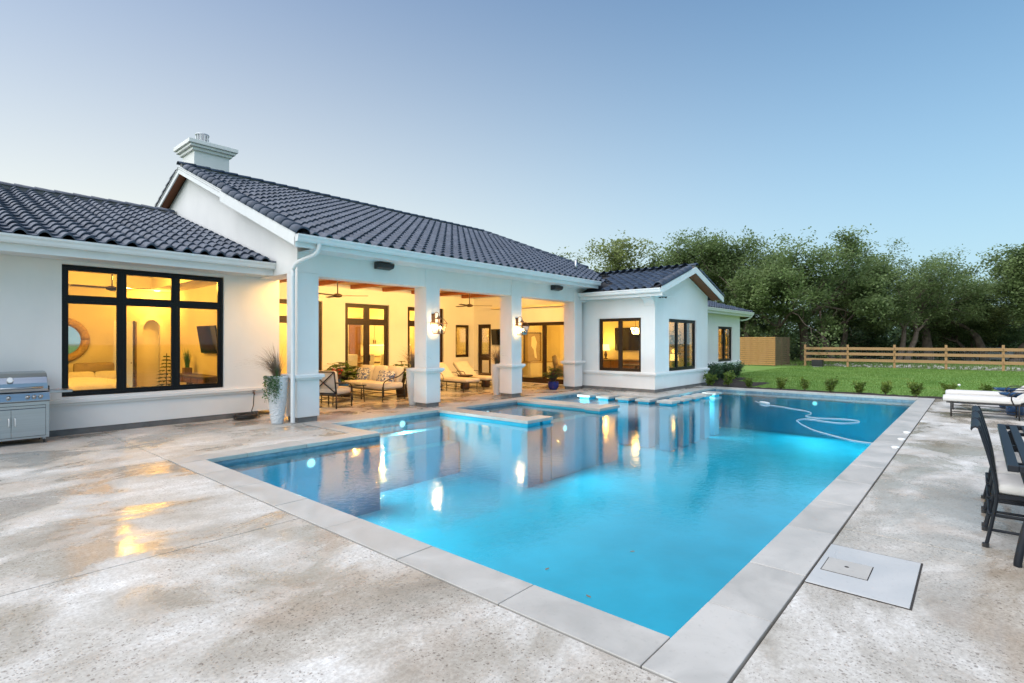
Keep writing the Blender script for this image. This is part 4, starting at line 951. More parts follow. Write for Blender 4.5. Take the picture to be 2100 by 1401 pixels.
# lanterns on the two middle columns
def lantern(loc, label):
    t = thing("wall_lantern", label, "lantern", loc, 0, "lanterns on the columns")
    MB().box(-.055, .055, -.02, 0, .0, .22).build("back_plate", BRASS, t, bevel=.006)
    m = MB(); m.tube(smooth([(0, -.02, .17), (0, -.06, .23), (0, -.13, .25), (0, -.19, .225), (0, -.20, .17)], 4), .009, 6); m.build("arm", BRASS, t, True)
    c = (0, -.20, 0); MB().lathe([(.085, .08), (.06, .12), (.035, .13), (.02, .165), (.012, .17)], 4, c).build("roof_cap", BRASS, t)
    P = {z: [(w*sx, -.20+w*sy, z) for sx, sy in ((-1,-1),(1,-1),(1,1),(-1,1))] for z, w in ((.09, .08), (-.02, .145), (-.27, .095))}
    f = MB()
    for z in P:
        for k in range(4): rod(f, P[z][k], P[z][(k+1)%4], .008, 5)
    for k in range(4): rod(f, P[.09][k], P[-.02][k], .008, 5); rod(f, P[-.02][k], P[-.27][k], .008, 5)
    f.build("cage", BRASS, t); MB().box(-.09, .09, -.29, -.11, -.275, -.265).build("bottom_plate", BRASS, t)
    for k in range(4):
        g = MB(); k2 = (k+1)%4; g.quad(P[-.02][k], P[-.02][k2], P[-.27][k2], P[-.27][k]); g.build("pane", LANTERN_GLASS, t)
    for x, y in ((-.04, -.22), (.04, -.22), (0, -.16)):
        cd = MB().lathe([(.012, -.26), (.012, -.16)], 8, (x, y, 0)).build("candle", WHITE_PL, t, True)
        MB().lathe([(.006, -.16), (.016, -.135), (.012, -.11), (.002, -.085)], 8, (x, y, 0)).build("bulb", BULB, cd, True)
    light("lantern_bulb", 'POINT', (0, -.15, -.10), 11, (1, .62, .24), .07, t); return t
lantern((8.605, 10.036, 2.06), "copper lantern glowing on the column nearest the sofa"); lantern((11.75, 10.036, 2.06), "copper lantern glowing on the column nearest the lounge chairs")
# speakers under the eave
def speaker(loc, label):
    t = thing("outdoor_speaker", label, "speaker", loc, 0, "speakers under the eave")
    m = MB(); m.prism([(0, 0), (-.17, .03), (-.20, .08), (-.20, .14), (0, .16)], lambda p, d: (d, p[0], p[1]), -.21, .21); m.build("cabinet", STEEL_D, t, bevel=.02)
    MB().box(-.18, .18, -.206, -.201, .085, .135).build("grille", IRON, t); MB().box(-.05, .05, -.04, 0, .16, .20).build("bracket", IRON, t)
speaker((7.12, 10.055, 3.20), "black speaker under the eave above the first bay of the patio"); speaker((13.6, 10.055, 3.20), "black speaker under the eave near the right wing")
# security camera on the gable corner
t = thing("security_light", "small black twin security light under the gable corner", "security light", (15.75, 7.54, 3.02)); MB().box(-.05, .05, -.03, 0, -.05, .05).build("mount", STEEL_D, t)
for x in (-.10, .10):
    m = MB(); m.tube([(x*.3, -.03, 0), (x, -.09, .01)], .015, 6); m.tube([(x, -.08, .02), (x*1.2, -.18, -.03)], .04, 10); m.build("lamp_head", STEEL_D, t, True)
# patio television
t = thing("patio_television", "dark flat television on the patio wall right of the door", "television", (15.93, 14.3, 1.78)); m = MB(); m.cushion((-.10, 0, 0), (.05, 1.12, .64), .01, 3, 0, Matrix.Rotation(R(-5), 3, 'Y')); m.build("screen", SCREEN, t); MB().box(-.09, 0, -.1, .1, -.1, .1).build("bracket", STEEL_D, t)
# X-back armchair
def xback(loc, rz, label):
    t = thing("patio_armchair", label, "armchair", loc, rz)          # faces +x
    MB().cushion((.03, 0, .40), (.66, .62, .16), .05, 5, .02).build("seat_cushion", CREAM, t, True); MB().cushion((-.24, 0, .67), (.16, .60, .46), .06, 5, 0, Matrix.Rotation(R(-10), 3, 'Y')).build("back_cushion", CREAM, t, True)
    bk = MB(); A = [(-.31, -.33, .36), (-.40, -.33, .88), (-.40, .33, .88), (-.31, .33, .36)]
    for k in range(4): rod(bk, A[k], A[(k+1)%4], .018)
    rod(bk, A[0], A[2], .016); rod(bk, A[1], A[3], .016); bk.build("x_back", IRON, t, True)
    for y in (-.33, .33):
        for x in (-.31, .33): MB().tube([(x, y, 0), (x, y, .36)], .018, 8).build("leg", IRON, t, True)
        m = MB(); m.tube(smooth([(-.36, y, .62), (-.1, y, .60), (.2, y, .58), (.33, y, .50), (.33, y, .36)], 3), .016, 6); m.build("armrest", IRON, t, True)
    m = MB()
    for y in (-.33, .33): rod(m, (-.31, y, .16), (.33, y, .16), .01); rod(m, (-.31, y, .32), (.33, y, .32), .016)
    for x in (-.31, .33): rod(m, (x, -.33, .16), (x, .33, .16), .01); rod(m, (x, -.33, .32), (x, .33, .32), .016)
    m.build("stretcher", IRON, t, True); return t
xback((6.97, 11.88, 0), R(25), "cream armchair with iron X back beside the first column")
# sofa
t = thing("patio_sofa", "cream three cushion sofa with thin iron frame in the patio", "sofa", (8.82, 12.86, 0), R(-87))
for k in range(2): MB().cushion((-.46+.92*k, -.05, .40), (.91, .74, .17), .05, 6, .02).build("seat_cushion", CREAM, t, True)
for k in range(3): MB().cushion((-.60+.60*k, .27, .68), (.58, .20, .48), .09, 6, 0, Matrix.Rotation(R(-14), 3, 'X')).build("back_cushion", CREAM, t, True)
for x in (-.92, 0, .92):
    for y in (-.40, .36): MB().tube([(x, y, 0), (x, y, .40 if x else .32)], .017, 8).build("leg", IRON, t, True)
m = MB(); rod(m, (-.92, -.40, .30), (.92, -.40, .30), .016); rod(m, (-.92, .36, .30), (.92, .36, .30), .016); rod(m, (-.92, -.40, .12), (.92, -.40, .12), .01); rod(m, (-.92, .36, .12), (.92, .36, .12), .01)
for x in (-.92, 0, .92): rod(m, (x, -.40, .14), (x, .36, .14), .01); rod(m, (x, -.40, .3), (x, .36, .3), .014)
rod(m, (-.92, .42, .82), (.92, .42, .82), .016); m.build("frame", IRON, t, True)
for x in (-.95, .95):
    m = MB(); m.tube(smooth([(x, -.40, .32), (x, -.38, .50), (x, -.2, .58), (x, .15, .66), (x, .42, .82), (x, .36, .3)], 3), .016, 6); m.build("armrest", IRON, t, True)
def pillow(loc, rz, tilt, s, label):
    t = thing("throw_pillow", label, "pillow", loc, rz, "blue print pillows on the sofa")
    m = MB(); m.cushion((0, 0, 0), (s, .15, s*.85), .07, 8, 0, Matrix.Rotation(R(tilt), 3, 'X')); m.build("cover", PRINT, t, True)
M_ = Matrix.Rotation(R(-87), 4, 'Z'); W = lambda x, y, z: tuple((Matrix.Translation((8.82, 12.86, 0)) @ M_ @ Vector((x, y, z))))
pillow(W(-.58, .07, .64), R(-85), -22, .50, "blue print pillow at the left end of the sofa, widest of three"); pillow(W(.30, .08, .62), R(-100), -20, .42, "blue print pillow in the middle of the sofa"); pillow(W(.62, .02, .62), R(-70), -20, .42, "blue print pillow at the right end of the sofa")
# coffee table and end table
t = thing("coffee_table", "low iron table between the armchair and the sofa", "table", (7.68, 12.55, 0), R(0)); MB().box(-.5, .5, -.32, .32, .43, .455).build("top", IRON, t, bevel=.004)
for x in (-.46, .46):
    for y in (-.28, .28): MB().tube([(x, y, 0), (x*.96, y*.96, .43)], .015, 6).build("leg", IRON, t, True)
m = MB(); rod(m, (-.46, -.28, .14), (.46, -.28, .14), .009); rod(m, (-.46, .28, .14), (.46, .28, .14), .009); rod(m, (-.46, -.28, .14), (-.46, .28, .14), .009); rod(m, (.46, -.28, .14), (.46, .28, .14), .009); m.build("stretcher", IRON, t, True)
t = thing("tray", "dark blue tray on the low table in the patio", "tray", (7.45, 12.4, .456), R(5)); MB().box(-.2, .2, -.14, .14, 0, .012).build("base", NAVY_GLAZE, t)
m = MB(); m.box(-.2, .2, -.15, -.14, 0, .05); m.box(-.2, .2, .14, .15, 0, .05); m.box(-.21, -.2, -.15, .15, 0, .05); m.box(.2, .21, -.15, .15, 0, .05); m.build("rim", NAVY_GLAZE, t)
def leafplant(loc, label, pot_prof, pot_mat, h, spread, n, size, mat, seed, name="potted_plant", lobes=5):
    t = thing(name, label, "plant", loc); r = random.Random(seed); MB().lathe(pot_prof, 24).build("pot", pot_mat, t, True); pz = max(z for _, z in pot_prof)
    st = MB(); lv = MB()
    for k in range(n):
        a = r.uniform(0, 6.283); s = spread*math.sqrt(r.uniform(.02, 1)); z = pz + h*r.uniform(.3, 1)*(1-.45*(s/spread)**2); tip = Vector((s*math.cos(a), s*math.sin(a), z))
        st.tube([(tip.x*.1, tip.y*.1, pz-.05), (tip.x*.5, tip.y*.5, pz+(z-pz)*.65), tuple(tip)], .006, 4, False)
        for j in range(lobes):
            b = a + (j-(lobes-1)/2)*1.1 + r.uniform(-.2, .2); d = Vector((math.cos(b), math.sin(b), r.uniform(-.5, .15))).normalized(); pr = d.cross(Vector((0,0,1))).normalized()*size*.23; e = d*size*r.uniform(.7, 1.1)
            i = lv.pts([tip, tip+e*.5-pr, tip+e, tip+e*.5+pr]); lv.f.append((i, i+1, i+2, i+3))
    st.build("stems", BARK, t); lv.build("leaves", mat, t); return t
leafplant((8.62, 14.1, 0), "broad leaved plant in a dark pot behind the patio armchair", [(.2, 0), (.27, .4), (.29, .42), (.24, .40)], DARKWOOD, .66, .48, 75, .26, HOUSEPLANT, 3)
t = leafplant((7.45, 12.4, .47), "small vase of yellow and red flowers on the low table", [(.05, 0), (.07, .08), (.05, .14), (.06, .16)], NAVY_GLAZE, .28, .16, 26, .08, SHRUB, 8, "flower_vase", 4)
m = MB(); r = random.Random(2)
for k in range(9): m.cushion((r.uniform(-.12, .16), r.uniform(-.12, .12), .30+r.uniform(0, .14)), (.06, .06, .06), .03, 3)
m.build("blossoms", simple("red blossom", (.35, .02, .02), .6), t, True)
# tall planters
def tall_planter(loc, label, mode, rz=0):
    t = thing("tall_planter", label, "planter", loc, rz, "tall white planters beside the columns"); prof = []
    for k in range(33):
        u = k/32; prof.append((.105+.085*u**.8+.012*math.sin(u*3.1)+.003*math.sin(k*2.1), .93*u))
    prof += [(.165, .93), (.16, .88)]
    pm = MB().lathe(prof, 36); o = pm.build("pot", POTTEX, t, True)
    g = MB(); blades(g, 110, .78, .95, .008, 11+mode, .6, (0,0,.86), 6, None if mode else (R(70), R(200)))
    blades(g, 60, .5, .15, .004, 5+mode, 0, (0,0,.86), 4); g.build("grass", STRAW, t)
    s = MB(); blades(s, 36, .80, .45, .006, 15+mode, .3, (0,0,.86), 5); s.build("seed_stalks", STRAW, t)
    b = MB(); blades(b, 60, .30, .10, .006, 31+mode, 0, (0,0,.86), 3); b.build("green_tuft", VINE, t)
    if mode != 1:
        v = MB(); r = random.Random(20+mode)
        for k in range(60):
            a = R(r.uniform(150, 255)) if mode == 0 else R(r.uniform(-60, 20)); R0 = .14; L_ = r.uniform(.15, .55); x0, y0 = math.cos(a), math.sin(a); p = Vector((x0*R0, y0*R0, .90))
            for j in range(int(L_/.028)):
                q = Vector((x0*(R0+.07+.01*j*.1), y0*(R0+.07), .94-j*.028)) + Vector((r.uniform(-.03, .03), r.uniform(-.03, .03), 0))
                d = Vector((r.uniform(-1, 1), r.uniform(-1, 1), r.uniform(-1.2, 0))).normalized()*.04; pr = d.orthogonal().normalized()*.011; v.quad(q, q+d*.5-pr, q+d, q+d*.5+pr)
        v.build("trailing_vine", VINE, t)
    return t
def pottex():
    m, nt, out = newmat("hammered white planter"); b = bsdf(nt, (.68, .71, .73), .5); vo = nt.nodes.new("ShaderNodeTexVoronoi"); vo.inputs["Scale"].default_value = 24
    nt.links.new(coords(nt, "Object", (1, 1, 1.4)), vo.inputs["Vector"]); nt.links.new(bump(nt, vo.outputs["Distance"], .8, .02), b.inputs["Normal"]); nt.links.new(b.outputs[0], out.inputs[0]); return m
POTTEX = pottex()
tall_planter((4.86, 10.28, 0), "tall white planter with dry grass and trailing vine beside the downspout", 0)
tall_planter((8.58, 10.76, 0), "tall white planter with grass behind the column nearest the sofa", 2); tall_planter((11.73, 10.78, 0), "tall white planter with grass behind the column nearest the lounge chairs", 1)
leafplant((9.55, 12.5, 0), "leafy plant in a dark pot behind the sofa end by the column", [(.15, 0), (.2, .35), (.21, .36), (.18, .34)], DARKWOOD, .75, .35, 40, .2, HOUSEPLANT, 21)
t = leafplant((14.30, 10.62, 0), "cobalt blue glazed pot with a leafy plant and red spikes near the sliding door", [(.12, 0), (.17, .08), (.19, .20), (.17, .26), (.19, .28), (.16, .26)], BLUE_GLAZE, .55, .33, 90, .13, HOUSEPLANT, 14, "blue_pot_plant")
blades(MB(), 14, .75, .22, .016, 3, 0, (0,0,.27), 4).build("red_spikes", simple("reddish spike leaves", (.22, .06, .03), .6), t)
# lounge chairs
def lounge(loc, rz, label, mat, group):
    t = thing("lounge_chair", label, "lounge chair", loc, rz, group)      # foot end at y = 0, head towards -y
    MB().cushion((0, -.60, .375), (.62, 1.24, .115), .05, 6).build("seat_cushion", mat, t, True)
    MB().cushion((0, -1.50, .62), (.62, .80, .11), .05, 6, 0, Matrix.Rotation(R(-38), 3, 'X')).build("back_cushion", mat, t, True)
    for x in (-.29, .29):
        for y in (-.12, -1.18, -1.62): MB().tube([(x, y, 0), (x, y, .31)], .013, 8).build("leg", IRON, t, True)
    m = MB()
    for x in (-.29, .29): rod(m, (x, -.04, .305), (x, -1.8, .305), .014); rod(m, (x, -.12, .11), (x, -1.62, .11), .008); rod(m, (x, -1.2, .31), (x, -1.80, .80), .014)
    for y in (-.12, -1.18, -1.62): rod(m, (-.29, y, .305), (.29, y, .305), .012); rod(m, (-.29, y, .17), (.29, y, .17), .008)
    m.build("frame", IRON, t, True)
    for k in range(13): MB().box(-.28, .28, -.16-k*.085, -.13-k*.085, .297, .311).build("slat", IRON, t)
    for x in (-.33, .33):
        m = MB(); m.tube(smooth([(x*.9, -1.10, .32), (x, -1.06, .46), (x, -1.16, .56), (x, -1.40, .57), (x, -1.56, .56)], 4), .012, 6); m.build("armrest", IRON, t, True)
    return t
lounge((11.88, 11.96, 0), R(178), "cream lounge chair in the patio just behind the planter column gap, nearest the pool", CREAM, "lounge chairs under the patio roof"); lounge((13.0, 12.15, 0), R(174), "cream lounge chair farther back in the patio beside the dark door", CREAM, "lounge chairs under the patio roof")
lounge((15.06, .55, 0), R(2), "off white lounge chair on the open deck nearer the dining table", OFFWHITE, "lounge chairs on the open deck"); lounge((16.6, .56, 0), R(2), "off white lounge chair on the open deck nearer the lawn", OFFWHITE, "lounge chairs on the open deck")
def drum_table(loc, label, mat, group):
    t = thing("drum_table", label, "side table", loc, 0, group); MB().lathe([(.13, 0), (.16, .06), (.15, .2), (.16, .36), (.13, .40)], 24).build("base", mat, t, True); MB().lathe([(.10, .40), (.24, .44), (.27, .48), (.265, .485), (.22, .46)], 28).build("bowl_top", mat, t, True)
drum_table((12.45, 12.9, 0), "dark bowl topped side table between the two patio lounge chairs", DARKWOOD, "bowl tables in the patio"); drum_table((13.55, 13.0, 0), "dark bowl topped side table right of the patio lounge chairs", DARKWOOD, "bowl tables in the patio")
drum_table((15.85, -.62, 0), "navy ceramic bowl table between the two lounge chairs on the deck", NAVY_GLAZE, "navy bowl tables on the deck"); drum_table((17.35, -.55, 0), "navy ceramic bowl table beyond the farther lounge chair on the deck", NAVY_GLAZE, "navy bowl tables on the deck")
# dining set on the right deck
def deck_chair(loc, label, src=[]):
    if src: return clone(src[0], loc, 0, label)
    t = thing("metal_dining_chair", label, "chair", loc, 0, "metal chairs along the deck table"); src.append(t)       # back at y = 0, seat towards -y
    for x in (-.24, .24):
        m = MB(); m.tube(smooth([(x, .02, 0), (x, -.02, .22), (x, -.045, .44), (x, -.01, .66), (x, .05, .90), (x, .065, .935)], 4), [.0125]*21, 8); m.build("back_post", NAVY_METAL, t, True)
        MB().lathe([(.022, 0), (.022, .03), (.018, .032)], 8, (x, .02, 0)).build("foot", STEEL_D, t)
        m = MB(); m.tube([(x, -.48, 0), (x, -.48, .42)], .0125, 8); m.build("front_leg", NAVY_METAL, t, True)
    m = MB(); m.prism([(.045, .90), (.058, .930), (.082, .942), (.105, .932), (.112, .91), (.102, .898), (.098, .914), (.082, .926), (.066, .918), (.056, .892)], lambda p, d: (d, p[0], p[1]), -.27, .27); m.build("scroll_rail", NAVY_METAL, t, bevel=.004)
    m = MB()
    for sg in (-1, 1): m.tube(smooth([(sg*.20, -.035, .50), (sg*.05, -.02, .62), (-sg*.05, .02, .76), (-sg*.20, .05, .88)], 5), .009, 6)
    rod(m, (-.24, -.04, .50), (.24, -.04, .50), .014); m.build("back_lattice", NAVY_METAL, t, True)
    m = MB()
    for z, y in ((.14, 0), (.26, 0)):
        for x in (-.24, .24): rod(m, (x, .0, z), (x, -.48, z), .011)
    rod(m, (-.24, -.48, .26), (.24, -.48, .26), .011); rod(m, (-.24, 0, .26), (.24, 0, .26), .011); m.build("stretcher", NAVY_METAL, t, True)
    MB().box(-.25, .25, -.49, -.03, .40, .425).build("seat_frame", NAVY_METAL, t); MB().cushion((0, -.27, .465), (.49, .47, .085), .04, 7, .015).build("seat_cushion", OFFWHITE, t, True); return t
deck_chair((5.81, -.07, 0), "dark metal chair with grey cushion at the deck table, nearest the camera"); deck_chair((6.42, -.07, 0), "dark metal chair with grey cushion at the deck table, middle of three"); deck_chair((7.03, -.07, 0), "dark metal chair with grey cushion at the deck table, farthest of three")
t = thing("slatted_dining_table", "dark blue slatted metal dining table on the deck at the right edge", "table", (6.35, -.72, 0))
m = MB(); m.box(-1.25, 1.25, .50, .56, .69, .735); m.box(-1.25, 1.25, -.56, -.50, .69, .735); m.box(-1.25, -1.19, -.50, .50, .69, .735); m.box(1.19, 1.25, -.50, .50, .69, .735); m.build("frame", NAVY_METAL, t, bevel=.005)
sl = MB().box(-1.19, 1.19, 0, .056, 0, .02).mesh("slat")
for k in range(11): put("slat", sl, NAVY_METAL, t, Matrix.Translation((0, -.49+k*.0905, .712)))
m = MB().box(-.02, .02, -.5, .5, .66, .69)
for x in (-.9, 0, .9): MB().box(x-.02, x+.02, -.5, .5, .67, .70).build("cross_bar", NAVY_METAL, t)
for x in (-1.12, 1.12):
    for y in (-.5, .5):
        m = MB(); m.tube(smooth([(x, y, 0), (x, y, .04), (x*.985, y*.94, .22), (x*.93, y*.85, .45), (x*.90, y*.93, .66), (x*.9, y*.95, .69)], 4), .024, 8); m.build("leg", NAVY_METAL, t, True)
# barbecue on its cart
t = thing("barbecue_grill", "stainless steel barbecue grill on a wheeled cabinet beside the bedroom window", "grill", (1.15, 11.38, 0)); t.scale = (.80, 1, 1)
MB().box(-.55, .55, -.25, .27, .085, .66).build("cabinet", STEEL, t, bevel=.006); MB().box(-.53, .53, -.235, -.2, .60, .655).build("shadow_gap", STEEL_D, t)
MB().box(-.497, .497, -.2535, -.2505, .118, .606).build("door_gap", STEEL_D, t)
for x0, x1, hx in ((-.49, -.012, -.045), (-.008, .49, .045)):
    d = MB().box(x0, x1, -.268, -.254, .125, .555).build("cabinet_door", STEEL, t, bevel=.004)
    m = MB(); m.tube(smooth([(hx, -.27, .30), (hx, -.30, .32), (hx, -.30, .40), (hx, -.27, .42)], 4), .011, 8); m.build("handle", TRIM, d, True)
MB().box(-.49, .49, -.262, -.254, .562, .60).build("top_rail", STEEL, t)
m = MB(); m.prism([(-.30, .665), (-.31, .68), (-.275, .80), (-.24, .81), (.27, .81), (.27, .665)], lambda p, d: (d, p[0], p[1]), -.555, .555); pn = m.build("control_panel", STEEL, t, bevel=.006)
for x in (-.42, -.30, -.05, .22, .315, .41):
    k_ = MB(); dx = Vector((0, -.96, .28)); c0 = Vector((x, -.29, .735)); k_.tube([c0, c0+dx*.02], .034, 16); k_.tube([c0+dx*.02, c0+dx*.045], .024, 14); k_.build("knob", STEEL, pn, True)
m = MB(); prof = [(-.26, .815), (-.27, .86), (-.25, .95), (-.20, 1.04), (-.12, 1.10), (0, 1.125), (.20, 1.125), (.26, 1.06), (.26, .815)]
m.prism(prof, lambda p, d: (d, p[0], p[1]), -.53, .53); lid = m.build("lid", STEEL, t, bevel=.012)
m = MB(); m.tube([(-.44, -.335, .885), (.44, -.335, .885)], .016, 10)
for x in (-.42, .42): m.tube([(x, -.335, .885), (x, -.265, .885)], .012, 8)
m.build("lid_handle", STEEL, lid, True); g0 = Vector((-.02, -.235, 1.0)); gd = Vector((0, -.88, .48)); m = MB(); m.tube([g0, g0+gd*.02], .048, 20); m.build("thermometer", TRIM, lid, True); m = MB(); m.tube([g0+gd*.0205, g0+gd*.022], .036, 20); m.build("dial", WHITE_PL, lid)
for x in (-.54, .54): MB().box(x-.018, x+.018, -.24, -.14, .83, .90).build("hinge_cap", STEEL_D, lid, bevel=.01)
for s in (-1, 1): MB().box(min(s*.556, s*.92), max(s*.556, s*.92), -.22, .20, .775, .815).build("side_shelf", STEEL, t, bevel=.008)
wh = MB().tube([(-.012, 0, .033), (.012, 0, .033)], .033, 14).mesh("caster", True)
for x in (-.48, .48):
    for y in (-.2, .22):
        c = put("caster", wh, STEEL_D, t, Matrix.Translation((x, y, 0))); MB().box(-.02, .02, -.015, .02, .055, .085).build("caster_fork", STEEL, c)
# garden hose on its tap
t = thing("garden_hose", "dark garden hose coiled on the concrete below a wall tap", "hose", (4.72, 11.38, 0)); r = random.Random(5); ps = []
for k in range(150):
    a = k*.33; R_ = .20+.03*math.sin(k*.21)+r.uniform(-.012, .012); ps.append((R_*1.05*math.cos(a)+.03*math.sin(k*.05), R_*math.sin(a), .016+k*.0006+r.uniform(0, .006)))
ps += [(.16, .10, .14), (.24, .2, .24), (.28, .28, .36), (.30, .31, .46)]; m = MB(); m.tube(ps, .011, 6); m.build("coil", RUBBER, t, True)
m = MB(); m.tube([(.30, .37, .50), (.30, .30, .50), (.30, .29, .46)], .016, 8); m.tube([(.27, .31, .545), (.33, .31, .545)], .01, 6); m.tube([(.30, .31, .50), (.30, .31, .545)], .008, 6); m.build("tap", BRASS, t, True)
# ------------------------------------------------------------------ trees and planting
def oak_meshes(seed, nleaf, sparse=False, lean=0.):
    r = random.Random(seed); wood = MB(); tips = []
    def grow(p, d, L_, rad, depth):
        pts_ = [p.copy()]; rs = [rad]; n = 4; cur = p.copy(); dd = d.copy()
        for k in range(n):
            dd = (dd + Vector((r.gauss(0,.20), r.gauss(0,.20), r.gauss(.03,.14)))).normalized(); cur = cur + dd*(L_/n); pts_.append(cur.copy()); rs.append(rad*(1-.40*(k+1)/n))
            if depth >= 3: tips.append((cur.copy(), depth))
        wood.tube(pts_, rs, 7 if depth < 3 else 5 if depth < 4 else 3, False)
        if depth >= 5: return
        nb = 3 if r.random() < (.75 if depth < 3 else .5) else 2
        for k in range(nb):
            a = r.uniform(0, 6.283) if depth else k*6.283/nb + r.uniform(-.5,.5)
            side = dd.orthogonal().normalized(); side.rotate(Matrix.Rotation(a, 3, dd)); sp = r.uniform(.5, 1.0) if depth else r.uniform(.55, 1.15)
            nd = (dd + side*sp); nd.z += .10 if depth > 1 else .0
            grow(cur.copy() if k else cur.copy(), nd.normalized(), L_*r.uniform(.62, .84), rs[-1]*r.uniform(.62, .82), depth+1)
        if depth >= 1 and r.random() < .7:
            q = pts_[2]; side = dd.orthogonal().normalized(); side.rotate(Matrix.Rotation(r.uniform(0,6.28), 3, dd)); grow(q.copy(), (dd*.4+side).normalized(), L_*.6, rs[2]*.55, depth+1)
    nst = 1 if r.random() < .6 else 2
    for s in range(nst):
        d0 = Vector((lean + r.uniform(-.25,.25), r.uniform(-.25,.25), 1)).normalized(); grow(Vector((s*.45, r.uniform(-.2,.2), -.1)), d0, r.uniform(2.2, 2.9), .30 if nst == 1 else .23, 0)
    lv = MB(); per = max(1, nleaf//len(tips)); cr = .36 if not sparse else .32
    V = lv.v; F = lv.f
    for q, dep in tips:
        if q.z < 1.6 and r.random() < .7: continue
        cr = (.24 if sparse else .30)*r.uniform(.7, 1.5); c = q + Vector((r.gauss(0,.15), r.gauss(0,.15), r.gauss(.1,.1))); k = per if dep >= 4 else per//2
        for _ in range(k):
            z_ = r.uniform(-1,1); q_ = r.uniform(0,6.283); w_ = (1-z_*z_)**.5; rr_ = cr*1.7*r.random()**.55; p = c + Vector((w_*math.cos(q_)*rr_, w_*math.sin(q_)*rr_, z_*rr_*.6)); a = r.uniform(0,6.283); tl = r.uniform(-.9,.9); s = r.uniform(.06,.11)
            u = Vector((math.cos(a)*math.cos(tl), math.sin(a)*math.cos(tl), math.sin(tl)))*s; w = Vector((-math.sin(a), math.cos(a), r.uniform(-.5,.5)))*s*.55
            i = len(V); V += [tuple(p-u), tuple(p+w), tuple(p+u), tuple(p-w)]; F.append((i,i+1,i+2,i+3))
    top = max(v[2] for v in V); return wood.mesh("trunk", True), lv.mesh("crown"), top
OAKS = [oak_meshes(11, 26000), oak_meshes(23, 26000), oak_meshes(37, 26000, False, .3), oak_meshes(41, 15000, True), oak_meshes(58, 26000, False, -.2)]
def at_px(px, dd):
    r_ = (px-1050)/1097; c, s = math.cos(TH), math.sin(TH); return (c+r_*s)*dd, (s-r_*c)*dd
def oak(px, dd, ytop, var, rz, label, mat=None, wide=1.0, cat="tree"):
    x, y = at_px(px, dd); w, c, top = OAKS[var]; h = 1.6+(700.5-ytop)/1097*dd; s = h/top*1.03
    t = thing("oak_tree", label, cat, (x, y, gz(x)), R(rz), "oak trees beyond the fence"); t.scale = (s*wide, s*wide, s)
    put("trunk", w, BARK, t); o = put("crown", c, OAK, t)
    if mat is not None: o.material_slots[0].link = 'OBJECT'; o.material_slots[0].material = mat
    return t
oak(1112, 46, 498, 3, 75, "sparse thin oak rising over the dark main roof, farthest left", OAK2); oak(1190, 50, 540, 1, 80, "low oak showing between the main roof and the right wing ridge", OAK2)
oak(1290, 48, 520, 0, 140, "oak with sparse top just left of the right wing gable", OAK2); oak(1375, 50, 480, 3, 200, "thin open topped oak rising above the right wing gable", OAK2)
oak(1412, 46, 486, 4, 250, "dense oak directly behind the right wing gable peak"); oak(1490, 46, 455, 1, 10, "tallest broad oak right behind the right wing gable"); oak(1545, 43, 468, 2, 310, "dense dark oak above the horizontal board screen")
oak(1652, 44, 494, 0, 60, "oak with low crown above the corner of the board screen"); oak(1725, 45, 500, 2, 100, "oak with dark leaning limbs left of the straight trunked oak")
oak(1846, 41, 512, 1, 220, "oak with one straight reddish trunk behind the fence"); oak(1905, 45, 496, 0, 260, "wide oak with feathery top right of the straight trunked oak"); oak(1985, 47, 565, 2, 190, "lower oak over the parked car beyond the fence")
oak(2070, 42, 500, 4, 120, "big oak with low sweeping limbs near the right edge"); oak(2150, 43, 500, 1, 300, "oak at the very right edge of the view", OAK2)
for k, (px_, dd_, yt_, v_, l_) in enumerate(((1570, 50, 604, 4, "low young oak behind the board screen"), (1690, 52, 612, 1, "low young oak left of the leaning limbs"), (1775, 53, 606, 2, "low young oak filling the gap left of the straight trunk"), (1885, 51, 615, 0, "low young oak just right of the straight trunk"), (1955, 52, 608, 4, "low young oak over the third bay of the fence from the right"), (2045, 52, 612, 1, "low young oak beneath the big right hand oak"))):
    oak(px_, dd_, yt_, v_, 47*k, l_, None, 1.35)
oak(2022, 45, 528, 0, 330, "spreading oak between the feathery topped oak and the right edge oak")
# far wood behind the oaks: one mass of undergrowth
m = MB(); r = random.Random(77); V = m.v; F = m.f
for k in range(1200):
    px = r.uniform(1350, 2330); dd = r.uniform(50, 80); x, y = at_px(px, dd); hh = r.uniform(1.2, 5.6) if px > 1500 else r.uniform(2, 6); rr = r.uniform(1.2, 2.4)
    for j in range(70):
        p = Vector((x+r.gauss(0,rr*.6), y+r.gauss(0,rr*.6), gz(x)+max(0, hh*.55+r.gauss(0,hh*.28)))); a = r.uniform(0,6.283); s = r.uniform(.13,.26); u = Vector((math.cos(a), math.sin(a), r.uniform(-.8,.8)))*s; w = Vector((-math.sin(a), math.cos(a), r.uniform(-.6,.6)))*s*.6
        i = len(V); V += [tuple(p-u), tuple(p+w), tuple(p+u), tuple(p-w)]; F.append((i,i+1,i+2,i+3))
stuff(tag(m.build("far_wood", UNDER), "green undergrowth far behind the oak trunks", "woodland"))
